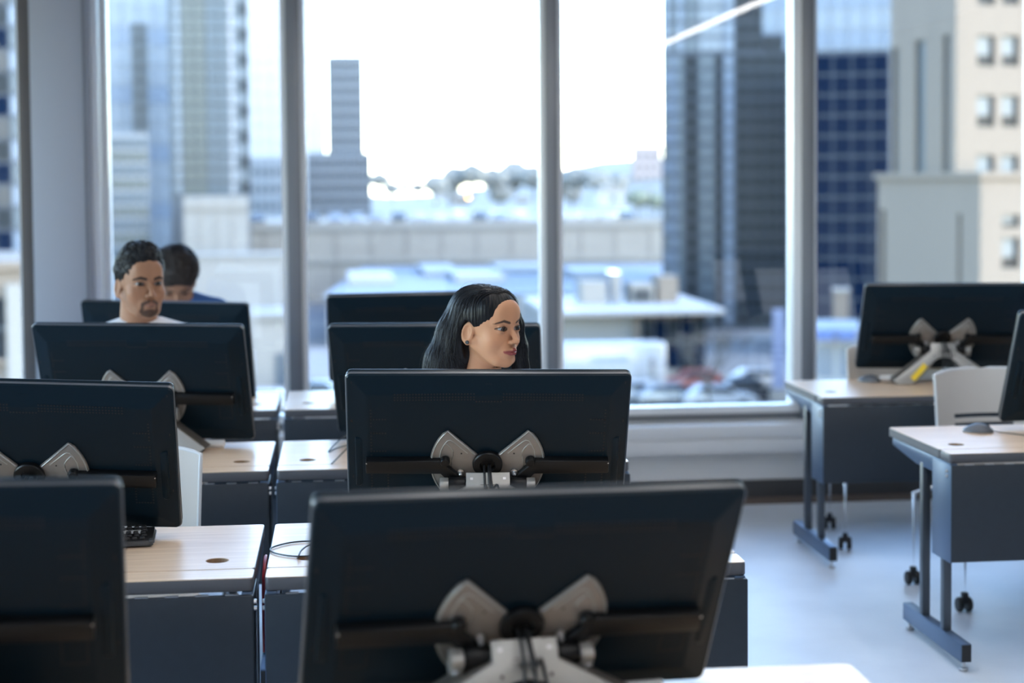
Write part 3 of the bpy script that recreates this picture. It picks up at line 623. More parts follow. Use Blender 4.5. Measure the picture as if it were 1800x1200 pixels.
# ---- long concrete parking deck, roofs and low buildings
def block(name, label, px0, px1, pyt, Y, depth, mat, cat='building', base=GZ, square=True):
    if square:
        F = Face(px0, px1, Y); zt = F.z((px0+px1)/2, pyt); hw = F.u(px1); t = thing(name, label, cat, (F.P.x, F.P.y, base), F.rz)
        MB().box((-hw, 0, 0), (hw, depth, zt-base)).obj('wall', mat, t); t['fs'] = 0; del t['fs']; return t, hw, zt-base
    X0, X1 = at(px0, pyt, Y).x, at(px1, pyt, Y).x; zt = at((px0+px1)/2, pyt, Y).z; xc = (X0+X1)/2
    t = thing(name, label, cat, (xc, Y, base)); MB().box((-(X1-X0)/2, 0, 0), ((X1-X0)/2, depth, zt-base)).obj('wall', mat, t)
    return t, (X1-X0)/2, zt-base
t, hw, zt = block('parking_deck', 'long grey concrete parking deck across the middle distance', 432, 1172, 396, 195, 60, 'concrete', square=False)
ubox('parapet', t, 'concrete_light', (0, -.1, zt+.1), (2*hw, .4, .9))
for k in range(12): ubox('wall_joint', t, 'limestone_dark', (-hw+2*hw*(k+.5)/12, -.02, zt*.5-.3), (.16, .1, zt-.8))
ubox('ledge', t, 'concrete_light', (0, -.15, zt*.55), (2*hw, .3, .5))
DECK = zt+GZ
t, hw, zt = block('concrete_hall', 'plain beige concrete block below the green grey tower', 322, 436, 345, 150, 12, 'concrete_light')
for k in range(3): ubox('wall_joint', t, 'concrete', (-hw+2*hw*(k+1)/4, -.02, zt/2), (.15, .1, zt)) 
ubox('ledge', t, 'concrete', (0, -.1, zt-1.), (2*hw, .25, .3))
t, hw, zt = block('retaining_wall', 'pale concrete wall below the deck at left', 262, 505, 452, 140, 4, 'concrete_light', 'wall')
ubox('coping', t, 'concrete_light', (0, 2, zt+.1), (2*hw+.2, 4.4, .25))
t, hw, zt = block('kiosk_block', 'grey utility block by the street left of the first mullion', 442, 520, 557, 112, 6, 'concrete')
ubox('door', t, 'mull_grey', (hw*.3, -.03, 1.2), (1.0, .1, 2.4)); ubox('roof_slab', t, 'concrete_light', (0, 3, zt+.1), (2*hw+.4, 6.6, .3))
# blue-grey flat roof with skylights
a0, a1, b1, b0 = atz(575, 519, -7.6), atz(1172, 506, -7.6), atz(1172, 462, -7.6), atz(640, 464, -7.6)
t = thing('flat_roof_building', 'low building with blue grey flat roof and white skylights', 'building', (0, a0.y, GZ))
y0 = a0.y
MB().prism([(a0.x, 0), (a1.x, 0), (b1.x, 188-y0), (b0.x, 188-y0)], 0, -7.9-GZ, 'xy').obj('wall', 'concrete_light', t)
MB().prism([(a0.x-.3, -.3), (a1.x, -.3), (b1.x, 188-y0), (b0.x-.3, 188-y0)], -7.9-GZ, -7.6-GZ, 'xy').obj('roof', 'roof_blue', t)
for (pa, pb, pya, pyb) in ((612, 686, 482, 497), (800, 866, 479, 493), (745, 790, 470, 484), (875, 945, 468, 477), (1010, 1060, 476, 486)):
    c0, c1 = atz(pa, pyb, -7.4), atz(pb, pya, -7.4)
    ubox('skylight', t, 'roof_white', ((c0.x+c1.x)/2, (c0.y+c1.y)/2-y0, -7.25-GZ), (c1.x-c0.x, max(1.5, c1.y-c0.y), .6))
for k in range(9): ubox('roof_seam', t, 'mull_grey', ((a0.x+a1.x)/2+5, 5+k*5, -7.57-GZ), (a1.x-a0.x-16, .2, .06))
# low shop building with thin canopy roof
t, hw, zt = block('shop_building', 'low beige shop building with thin white canopy and dark glazing', 962, 1240, 552, 112, 16, 'concrete_light', square=False)
xw = lambda p: at(p, 552, 112).x-t.location.x
ubox('canopy', t, 'roof_white', ((xw(955)+xw(1263))/2, 5.5, zt+.25), (xw(1263)-xw(955), 15, .32)); ubox('fascia', t, 'concrete', ((xw(955)+xw(1263))/2, -1.9, zt+.22), (xw(1263)-xw(955)-.3, .2, .12))
for i in range(5):
    for j in range(2): ubox('glazing', t, 'glass_navy' if (i+j) % 2 else 'glass_dark', (xw(1126+23*i+11), -.05, zt-1.0-j*1.9), ((xw(1149)-xw(1126))-.1, .2, 1.75))
ubox('pilaster', t, 'limestone', (xw(1117), -.15, zt/2), (.35, .4, zt))
for (p, q, h_, mm) in ((1040, 1085, 1.6, 'concrete'), (1095, 1112, 2.2, 'car_silver'), (1130, 1172, 1.4, 'concrete'), (1180, 1215, 1.9, 'limestone')): ubox('roof_unit', t, mm, ((xw(p)+xw(q))/2, 6, zt+.4+h_/2), (xw(q)-xw(p), 3, h_))
ubox('unit_louvre', t, 'shade', (xw(1150), 4.45, zt+1.0), (1.2, .1, .9))
t, hw, zt = block('street_front', 'white painted street front with blue awning at right', 1425, 1512, 578, 84, 6, 'roof_white')
for k in range(2): ubox('awning', t, 'awning_blue', (-hw+.75+k*1.1, -.7, zt-.25), (.95, 1.2, .5)); ubox('shop_window', t, 'glass_pale', (-hw+.75+k*1.1, -.02, zt-1.7), (.85, .1, 1.7))
t, hw, zt = block('sign_pylon', 'lavender blue sign pylon near the third mullion', 1358, 1380, 545, 100, .7, 'lavender', 'sign'); ubox('base', t, 'concrete', (0, .35, .4), (2*hw+.4, 1.1, .8))
t, hw, zt = block('beige_pylon', 'short beige pillar on the street beside the navy tower', 1465, 1492, 510, 104, 1.2, 'limestone', 'pillar'); ubox('cap', t, 'concrete_light', (0, .6, zt), (2*hw+.2, 1.4, .2))

# hillside, houses and trees at the horizon
H = MB(); nx = 40
prof = lambda i: 16+9*math.sin(i*.35)+5*math.sin(i*.9+1)
pts = []
for j in range(4):
    for i in range(nx+1): pts.append((-400+1000*i/nx, 430+j*120, GZ+[0, .4, .8, 1.][j]*prof(i)*(.55+.6*i/nx)))
H.add(pts, [(j*(nx+1)+i, j*(nx+1)+i+1, (j+1)*(nx+1)+i+1, (j+1)*(nx+1)+i) for j in range(3) for i in range(nx)])
tag(H.obj('hillside', 'hill', smooth=80), kind='structure')
def blob(r, seed, mat, squash=.8):
    bm = bmesh.new(); bmesh.ops.create_icosphere(bm, subdivisions=3, radius=1); rnd = random.Random(seed); ph = [rnd.uniform(0, 6) for _ in range(6)]
    for v in bm.verts:
        p = v.co; d = 1+.14*math.sin(5*p.x+ph[0])*math.sin(5*p.y+ph[1])+.12*math.sin(9*p.z+ph[2])*math.sin(8*p.x+ph[3])+.07*math.sin(17*p.y+ph[4])*math.sin(15*p.z+ph[5])+rnd.uniform(-.07, .07)
        v.co = p*d; v.co.z *= squash
    me = bpy.data.meshes.new('crown'); bm.to_mesh(me); bm.free(); me.materials.append(MATS[mat]); return me
BL = [blob(1, k, 'crown_grey') for k in range(3)] + [blob(1, 5, 'crown_olive')]
trunk = MB().tube([(0, 0, 0), (.05, 0, .6), (0, .03, 1.2)], [.12, .09, .06], 8).mesh('trunk', 'bark')
def far_tree(px, pyt, Y, wpx, label, k):
    r = wpx/2*Y/FPX; p = at(px, pyt, Y); zb = p.z-1.75*r
    t = thing('hill_tree', label, 'tree', (p.x, Y, zb-.9*r), 0, 'trees along the horizon')
    c = link('crown', BL[k % 4], t); c.location = (0, 0, 1.75*r); c.scale = (r, r, r); q = link('trunk', trunk, t); q.scale = (r*.8, r*.8, r*1.1)
rnd = random.Random(3)
ORD = ('first', 'second', 'third', 'fourth', 'fifth', 'sixth', 'seventh', 'eighth', 'ninth', 'tenth', 'eleventh', 'twelfth', 'thirteenth', 'fourteenth', 'fifteenth', 'sixteenth', 'seventeenth')
for k, (px, pyt, wp) in enumerate(sorted(((668, 300, 34), (690, 318, 30), (735, 318, 26), (765, 305, 44), (800, 290, 50), (832, 284, 48), (868, 292, 46), (905, 280, 60), (940, 288, 50), (985, 300, 44), (1015, 290, 50), (1050, 296, 46), (1085, 302, 40), (1140, 328, 36), (790, 322, 36), (880, 322, 40), (1005, 324, 36)))):
    far_tree(px, pyt, 460+rnd.random()*60, wp, ORD[k]+' hazy grey brown tree from the left on the distant hillside', rnd.randrange(3))
far_tree(1120, 330, 330, 40, 'olive green bush left of the striped tower', 3); far_tree(1152, 338, 330, 34, 'second olive bush at the foot of the striped tower', 3)
t, hw, zt = block('brick_block', 'distant pinkish brick block left of the striped tower', 1111, 1163, 256, 620, 30, 'brick_pink')
for i in range(4):
    for j in range(5): ubox('window', t, 'limestone_dark', (-hw+2*hw*(i+.5)/4, -.05, zt-4-j*4.2), (1.4, .3, 1.6))
def house(px, py, Y, wpx, label, mat):
    s = Y/FPX; wv = wpx*s; p = at(px, py, Y); h = wv*.5
    t = thing('house', label, 'house', (p.x, Y, p.z-h*1.5)); MB().box((-wv/2, 0, 0), (wv/2, wv, h)).obj('wall', mat, t)
    MB().prism([(-wv*.55, h), (wv*.55, h), (0, h*1.5)], -.3, wv+.3).obj('roof', 'roof_white' if mat != 'roof_white' else 'concrete', t); ubox('window', t, 'glass_slate', (0, -.02, h*.5), (wv*.2, .1, h*.35))
house(712, 318, 430, 26, 'white house between the hillside trees at left', 'roof_white'); house(776, 336, 360, 22, 'small white gabled house below the hill trees', 'roof_white'); house(918, 340, 350, 26, 'pale gabled house by the second mullion', 'concrete_light')
house(1078, 322, 380, 54, 'bright white house among trees in the third window', 'roof_white'); house(810, 340, 345, 26, 'beige house at the foot of the hill', 'limestone')
tl = thing('traffic_light', 'small glowing orange light among the far houses', 'lamp', at(823, 346, 300)); MB().box((-.5, 0, -1), (.5, .5, 1)).obj('housing', 'shade', tl)
pbr('orange_glow', (1, .5, .1), .5, emit=(1, .50, .18), estr=5.); MB().lathe([(.30, -.1), (.30, 0)], 16, (0, 0, 0), 'y').obj('lens', 'orange_glow', tl)

# vehicles
def vehicle_meshes():
    V = {}
    for m in ('car_white', 'car_dark', 'car_silver', 'car_red', 'car_blue'):
        V[m] = MB().prism([(-2.2, .25), (2.2, .25), (2.25, .7), (1.9, .88), (1.1, .95), (.55, 1.42), (-1.2, 1.45), (-1.9, .98), (-2.25, .85)], -.88, .88).mesh('body', m, .08)
    V['glass'] = MB().prism([(.98, .97), (.5, 1.36), (-1.12, 1.38), (-1.7, 1.0)], -.895, .895).mesh('glass', 'glass_dark', .02)
    V['wheel'] = MB().lathe([(.2, -.1), (.32, -.1), (.33, 0), (.32, .1), (.2, .1)], 16, (0, 0, 0), 'y').mesh('wheel', 'rubber')
    return V
VM = vehicle_meshes()
def car(px, py, Y, z, m, label, rz=0., group=None):
    p = at(px, py, Y); t = thing('car', label, 'car', (p.x, Y, z), rz, group)
    link('body', VM[m], t); link('glass', VM['glass'], t)
    for x in (-1.35, 1.4):
        for y in (-.8, .8): link('wheel', VM['wheel'], t, Matrix.Translation((x, y, .33)))
rnd = random.Random(11)
for k, px in enumerate((455, 548, 590, 625, 662, 700, 735, 770, 806, 842, 878, 914, 1000, 1032, 1064, 1098)):
    m = ('car_white', 'car_silver', 'car_white', 'car_dark')[rnd.randrange(4)]
    car(px, 380, 203+rnd.random()*4, DECK, m, {'car_white': 'white', 'car_silver': 'silver', 'car_dark': 'dark'}[m]+' car on the concrete deck, '+ORD[k]+' parked car from the left', rnd.choice((R(90), R(-90))), 'cars on the parking deck')
car(1217, 660, 106, GZ, 'car_red', 'orange red car parked by the bare tree', math.pi)
for px, Y, m, lab in ((1110, 101, 'car_white', 'white car in front of the truck'), (1180, 99, 'car_silver', 'silver car on the street right of the truck'), (1262, 98, 'car_white', 'white car on the street below the bare tree'), (1315, 101, 'car_dark', 'dark car on the street left of the third mullion'), (1340, 106, 'car_white', 'white car beside the lavender pylon'), (475, 100, 'car_white', 'white van on the street left of the first mullion'), (560, 104, 'car_dark', 'dark car right of the first mullion'), (1450, 78, 'car_blue', 'blue car right of the third mullion')):
    car(px, 690, Y, GZ, m, lab, rnd.choice((0, math.pi)))
p = at(1080, 640, 103); t = thing('box_truck', 'white box truck with faded blue lettering on the street', 'truck', (p.x, 103, GZ)); s = 103/FPX
MB().box((-95*s, 0, .9), (95*s, 2.4, 3.55)).obj('cargo_box', 'car_white', t, .25, segs=3); MB().box((-130*s, .1, .6), (-97*s, 2.3, 2.5)).obj('cab', 'car_white', t, .2)
MB().box((-128*s, .3, 1.6), (-110*s, 2.32, 2.3)).obj('cab_window', 'glass_dark', t); MB().box((-95*s, .3, .6), (95*s, 2.1, .9)).obj('chassis', 'shade', t)
for x in (-3.9, 1.7, 2.6): link('wheel', VM['wheel'], t, Matrix.Translation((x, .1, .45)) @ Matrix.Scale(1.4, 4)); link('wheel', VM['wheel'], t, Matrix.Translation((x, 2.2, .45)) @ Matrix.Scale(1.4, 4))
wv = MB()
for k in range(11): wv.box((-1.5+k*.22, -.012, 2.35+.06*math.sin(k*1.9)), (-1.34+k*.22, .01, 2.75+.07*math.sin(k*2.7)))
wv.obj('faded_lettering', 'blue_print', t); MB().box((2.25, -.012, 1.3), (2.6, .01, 2.6)).obj('door_mark', 'car_silver', t)
# bare street tree
tb = thing('bare_tree', 'leafless street tree in front of the dark glazing', 'tree', (at(1244, 690, 93).x, 93, GZ))
rnd = random.Random(5)
def grow(mb, p, d, L_, r, dep):
    q = p+d*L_; mb.tube([p, (p+q)/2+Vector((rnd.uniform(-.05, .05), 0, 0)), q], [r, r*.85, r*.7], 6)
    if dep:
        for k in range(3 if dep > 1 else 4):
            a = Vector((rnd.uniform(-1, 1), rnd.uniform(-1, 1), rnd.uniform(.1, .9))).normalized(); grow(mb, q, (d*.75+a*.75).normalized(), L_*rnd.uniform(.6, .8), r*.6, dep-1)
MB().tube([(0, 0, 0), (.05, 0, 1.2), (.0, 0, 2.0)], [.17, .13, .11], 10).obj('trunk', 'bark', tb, smooth=60)
bmb = MB()
for k in range(4):
    a = k*1.6; grow(bmb, Vector((0, 0, 1.85)), Vector((.55*math.cos(a), .55*math.sin(a), .9)).normalized(), 1.3, .08, 4)
bmb.obj('branches', 'bark', tb)
# ---------------------------------------------------------------- people: implicit bodies turned into one continuous mesh each
A3 = lambda *v: np.array(v, np.float32)
def S_ell(p, c, r):
    k = (p-A3(*c))/A3(*r); k0 = np.sqrt((k*k).sum(1)); k = k/A3(*r); k1 = np.sqrt((k*k).sum(1)); return k0*(k0-1)/np.maximum(k1, 1e-6)
def S_cap(p, a, b, ra, rb=None):
    rb = ra if rb is None else rb; a, b = A3(*a), A3(*b); d = b-a; t = np.clip(((p-a)@d)/(d@d), 0, 1); q = p-a-t[:, None]*d
    return np.sqrt((q*q).sum(1))-(ra+(rb-ra)*t)
def smin(a, b, k): h = np.clip(.5+.5*(b-a)/k, 0, 1); return b*(1-h)+a*h-k*h*(1-h)
def smax(a, b, k): return -smin(-a, -b, k)
def chain(p, pts, k=.01):
    d = None
    for (a, ra), (b, rb) in zip(pts[:-1], pts[1:]):
        e = S_cap(p, a, b, ra, rb); d = e if d is None else smin(d, e, k)
    return d
def surface(fn, lo, hi, h):
    """naive surface nets, evaluated only in blocks near the surface"""
    lo = np.array(lo, np.float32); n = np.ceil((np.array(hi)-lo)/h).astype(int)+1; B = 6; n = ((n+B-1)//B)*B
    nb = n//B; g = np.stack(np.meshgrid(*[np.arange(k) for k in nb], indexing='ij'), -1).reshape(-1, 3)
    cen = lo+(g*B+(B-1)/2)*h; dc = fn(cen.astype(np.float32)); act = np.abs(dc) < B*h*1.25
    Fv = np.empty(n, np.float32); Fv[:] = np.repeat(np.repeat(np.repeat(np.sign(dc).reshape(nb), B, 0), B, 1), B, 2)
    o = np.stack(np.meshgrid(*[np.arange(B)]*3, indexing='ij'), -1).reshape(-1, 3)
    idx = (g[act][:, None, :]*B+o[None]).reshape(-1, 3)
    for s in range(0, len(idx), 400000):
        q = idx[s:s+400000]; Fv[q[:, 0], q[:, 1], q[:, 2]] = fn((lo+q*h).astype(np.float32))
    S = Fv < 0
    c = [(i, j, k) for i in (0, 1) for j in (0, 1) for k in (0, 1)]
    cnt = sum(S[i:n[0]-1+i, j:n[1]-1+j, k:n[2]-1+k].astype(np.int8) for i, j, k in c); m = (cnt > 0) & (cnt < 8)
    ci = np.argwhere(m); vid = -np.ones(m.shape, np.int64); vid[m] = np.arange(len(ci))
    val = {q: Fv[ci[:, 0]+q[0], ci[:, 1]+q[1], ci[:, 2]+q[2]] for q in c}; acc = np.zeros((len(ci), 3)); num = np.zeros(len(ci))
    for a in c:
        for ax in range(3):
            if a[ax]: continue
            b = list(a); b[ax] = 1; b = tuple(b); va, vb = val[a], val[b]; x = (va < 0) != (vb < 0); t = np.where(x, va/np.where(x, va-vb, 1), 0)
            pos = np.tile(np.array(a, float), (len(ci), 1)); pos[:, ax] = t; acc[x] += pos[x]; num[x] += 1
    V = lo+(ci+acc/num[:, None])*h; Q = []
    for ax in range(3):
        u, v = (ax+1) % 3, (ax+2) % 3; sl0 = [slice(1, n[k]-1) for k in range(3)]; sl1 = list(sl0); sl0[ax] = slice(0, n[ax]-1); sl1[ax] = slice(1, n[ax])
        s0, s1 = S[tuple(sl0)], S[tuple(sl1)]; e = np.argwhere(s0 != s1); off = np.ones(3, int); off[ax] = 0; sg = s0[tuple(e.T)]; e = e+off
        def cell(du, dv): q = e.copy(); q[:, u] += du; q[:, v] += dv; return vid[tuple(q.T)]
        f = np.stack([cell(-1, -1), cell(0, -1), cell(0, 0), cell(-1, 0)], 1); f[~sg] = f[~sg][:, ::-1]; Q.append(f)
    Q = np.concatenate(Q); Q = Q[(Q >= 0).all(1)]
    return V, Q
def np_mesh(name, V, Q, mat, col=None):
    me = bpy.data.meshes.new(name); me.vertices.add(len(V)); me.vertices.foreach_set('co', V.astype(np.float32).ravel())
    k = Q.shape[1]; me.loops.add(Q.size); me.loops.foreach_set('vertex_index', Q.astype(np.int32).ravel()); me.polygons.add(len(Q))
    me.polygons.foreach_set('loop_start', np.arange(0, Q.size, k, dtype=np.int32)); me.polygons.foreach_set('use_smooth', np.ones(len(Q), bool)); me.update(calc_edges=True); me.validate()
    if col is not None:
        ca = me.color_attributes.new('Col', 'FLOAT_COLOR', 'POINT'); ca.data.foreach_set('color', np.concatenate([col, np.ones((len(col), 1))], 1).astype(np.float32).ravel())
    me.materials.append(MATS[mat]); return me
def smooth_verts(V, Q, it=2, f=.5):
    e = np.concatenate([Q[:, [0, 1]], Q[:, [1, 2]], Q[:, [2, 3]], Q[:, [3, 0]]]); e = np.concatenate([e, e[:, ::-1]])
    deg = np.bincount(e[:, 0], minlength=len(V))[:, None]
    for _ in range(it):
        a = np.stack([np.bincount(e[:, 0], V[e[:, 1], k], len(V)) for k in range(3)], 1)/np.maximum(deg, 1); V = V+(a-V)*f
    return V

EYE = (.0315, -.0745, 0.)
def head_sdf(p, fem, open_=1.):
    ax = np.abs(p[:, 0]); m = p.copy(); m[:, 0] = ax
    f = S_ell(p, (0, .012, .036), (.0715, .093, .080))
    f = smin(f, S_ell(p, (0, -.030, .005), (.0605, .056, .082)), .03)
    f = smin(f, S_ell(p, (0, -.036, -.060), (.046 if fem else .050, .044, .050)), .03)
    f = smin(f, S_cap(m, (.053, .004, -.045), (.028, -.058, -.094), .017, .015), .022)                 # jaw line
    f = smin(f, S_ell(p, (0, -.068, -.099), (.019, .016, .015 if fem else .018)), .016)                # chin
    f = smin(f, S_ell(m, (.041, -.054, -.034), (.020, .020, .020)), .03)                             # cheekbone
    f = smin(f, S_cap(m, (.013, -.0815, .0175), (.046, -.066, .0185), .0075 if fem else .0095, .006), .012)   # brow ridge
    f = smin(f, S_ell(p, (0, -.075, .05), (.042, .016, .028)), .03)                                  # forehead
    f = smax(f, -S_ell(m, (.0315, -.0985, -.001), (.0185, .016, .0125)), .012)                         # eye hollows
    f = smin(f, S_ell(p, (0, -.0735, -.064), (.029, .020, .024)), .014)                               # muzzle
    # nose
    f = smin(f, S_cap(p, (0, -.0835, .006), (0, -.1055, -.031), .0062, .0078), .009)
    f = smin(f, S_ell(p, (0, -.1085, -.0345), (.0088, .0085, .0078)), .005)
    f = smin(f, S_ell(m, (.0118, -.0975, -.0378), (.0072, .0095, .0068)), .005)
    f = smax(f, -S_ell(m, (.0066, -.1035, -.0445), (.0036, .0050, .0034)), .003)
    # mouth
    up_ = np.minimum(S_cap(m, (.0055, -.0955, -.0600), (.0235, -.0835, -.0652), .0055, .0028), S_cap(p, (-.006, -.0955, -.0606), (.006, -.0955, -.0606), .0052))
    f = smin(f, up_, .005)
    f = smin(f, np.minimum(S_cap(m, (.004, -.0945, -.0712), (.0205, -.0850, -.0682), .0066, .0032), S_cap(p, (-.005, -.0945, -.0714), (.005, -.0945, -.0716), .0066)), .0045)
    f = smax(f, -S_cap(m, (0., -.1015, -.0662), (.022, -.0885, -.0664), .0016, .0012), .002)
    f = smax(f, -S_ell(p, (0, -.0985, -.0825), (.014, .008, .0042)), .008)
    f = smax(f, -S_ell(p, (0, -.1045, -.0525), (.0028, .006, .006)), .005)                             # philtrum
    # ears
    e = m-A3(.0735, .016, -.014); ca, sa = math.cos(.30), math.sin(.30)
    e = np.stack([e[:, 0]*math.cos(.35)-e[:, 1]*math.sin(.35), e[:, 0]*math.sin(.35)+e[:, 1]*math.cos(.35), e[:, 2]], 1); e = np.stack([e[:, 0], e[:, 1]*ca+e[:, 2]*sa*.5, e[:, 2]], 1)
    ear = S_ell(e, (0, 0, 0), (.0062, .0185, .0315))
    ear = smax(ear, -S_ell(e, (.0075, .001, .003), (.0095, .0130, .0235)), .003)
    ear = smin(ear, S_cap(e, (-.001, -.008, -.012), (-.001, -.004, .010), .0040), .004)                # inner fold
    ear = smin(ear, S_ell(e, (0, -.005, -.0275), (.0045, .0085, .0085)), .005)
    f = smin(f, ear, .006)
    # eyes: hollow for the ball, then lids with an almond opening
    q = m-A3(*EYE); r = np.sqrt((q*q).sum(1)); f = smax(f, -(r-.0137), .002)
    xx = q[:, 0]; zu = (.0064*open_)*(1-((xx-.001)/.0178)**2)+.05*xx; zl = -.0048*open_*(1-((xx+.001)/.0178)**2)+.09*xx
    op = np.maximum(np.maximum(q[:, 2]-zu, zl-q[:, 2]), q[:, 1]); lid = np.maximum(np.maximum(r-.0157, -(r-.0137)), -op)
    f = np.where(op < 0, np.maximum(f, -(r-.0150) if False else f), f); f = smax(f, -np.maximum(op, r-.03), .0008)
    f = smin(f, lid, .0035)
    # neck
    nr = .047 if fem else .057
    return smin(f, S_cap(p, (0, .026, -.06), (0, .050, -.22), nr, nr*1.06), .022)
def body_sdf(p, E, fem, part='skin', ns=0.):
    p = p.copy(); p[:, 2] -= ns*np.clip((p[:, 2]+.55)/.25, 0, 1)
    m = p.copy(); m[:, 0] = np.abs(m[:, 0]); zp = -(E-.46)+.10; sw = .155 if fem else .185; off = {'skin': 0., 'top': .009, 'pants': .009, 'shoe': .008}[part]
    q = p*A3(1, 1.35, 1); k = 1/1.12
    torso = smin(S_cap(q, (0, .085, zp), (0, .06, zp*.45-.16), .15 if fem else .155, .115 if fem else .135), S_cap(q, (0, .06, zp*.45-.16), (0, .055, -.315), .115 if fem else .135, .125 if fem else .15), .05)*k
    sh = S_cap(p, (-sw, .045, -.262), (sw, .045, -.262), .052 if fem else .06); torso = smin(torso, sh, .06)
    if fem: torso = smin(torso, S_ell(m, (.075, -.055, -.40), (.06, .055, .06)), .03)
    torso = smin(torso, S_cap(m, (0, .045, -.20), (sw*.95, .045, -.255), .05, .045), .035)               # trapezius
    zw = zp+.125; el = (sw+.065, .075, zp*.62-.10); wr = (.105, -.20, zw)
    ua = S_cap(m, (sw+.005, .045, -.275), el, .047 if fem else .054, .037); fa = S_cap(m, el, wr, .038, .026)
    hand = smin(S_ell(m, (.100, -.265, zw-.008), (.041, .058, .019)), S_cap(m, wr, (.102, -.235, zw-.004), .025, .022), .02)
    for i, (dx, L_) in enumerate(((-.030, .068), (-.010, .078), (.011, .073), (.030, .056))):
        b = (.100+dx, -.306+abs(dx)*.25, zw-.006); c1 = (b[0]+dx*.12, b[1]-L_*.55, zw-.010); c2 = (c1[0], c1[1]-L_*.38, zw-.030)
        hand = smin(hand, smin(S_cap(m, b, c1, .0095, .0085), S_cap(m, c1, c2, .0085, .0072), .004), .006)
    hand = smin(hand, smin(S_cap(m, (.066, -.245, zw-.006), (.050, -.285, zw-.014), .012, .0105), S_cap(m, (.050, -.285, zw-.014), (.052, -.318, zw-.022), .0105, .0085), .005), .01)
    th = S_cap(m, (.09, .03, zp-.01), (.105, -.40, zp+.015), .083, .060); ca = S_cap(m, (.105, -.40, zp+.015), (.11, -.37, -E+.10), .055, .038)
    ft = smin(S_cap(m, (.11, -.36, -E+.07), (.118, -.50, -E+.040), .038, .034), S_cap(m, (.11, -.34, -E+.040), (.12, -.53, -E+.030), .036, .028), .02)
    if part == 'top':
        d = smin(torso, smin(ua, S_cap(m, el, (.16, -.05, (el[2]+zw)/2), .040, .036), .02), .03)-off
        d = smax(d, -S_cap(p, (0, .04, -.10), (0, .052, -.222), .064 if fem else .066, .060 if fem else .064), .008); d = smax(d, -(p[:, 2]-(zp-.03)), .01); return d
    if part == 'pants': d = smin(smin(th, ca, .02), S_cap(q, (0, .085, zp-.02), (0, .085, zp+.06), .15, .145)*k, .04)-off; d = smax(d, p[:, 2]-(zp+.10), .01); return smax(d, -(p[:, 2]+E-.075), .005)
    if part == 'shoe': d = ft-off; return smax(smax(d, p[:, 2]+E-.125, .006), -(p[:, 2]+E-.003), .004)
    d = smin(torso, smin(ua, smin(fa, hand, .012), .02), .03); d = smin(d, smin(th, smin(ca, ft, .02), .02), .04)
    return smin(d, S_cap(p, (0, .03, -.08), (0, .052, -.24), .047 if fem else .057, .052 if fem else .062), .03)
pbr('eye_white', (.25, .25, .26), .2); pbr('iris', (.025, .014, .009), .12); pbr('pupil', (.003, .003, .003), .08)
vcol('skin', .55, sss=.06, spec=.28, bump=.05, bscale=700); vcol('hair_black', .40, spec=.24); vcol('hair_brown', .5, spec=.4)
pbr('tee_white', (.72, .73, .76), .85, bump=.2, bscale=90); pbr('jacket_blue', (.03, .10, .30), .7, bump=.2, bscale=90); pbr('top_dark', (.05, .05, .06), .8, bump=.2, bscale=90)
pbr('denim', (.03, .045, .08), .85, var=.2, vscale=60); pbr('shoe', (.03, .03, .032), .6); pbr('stud', (.10, .11, .12), .25, .6)
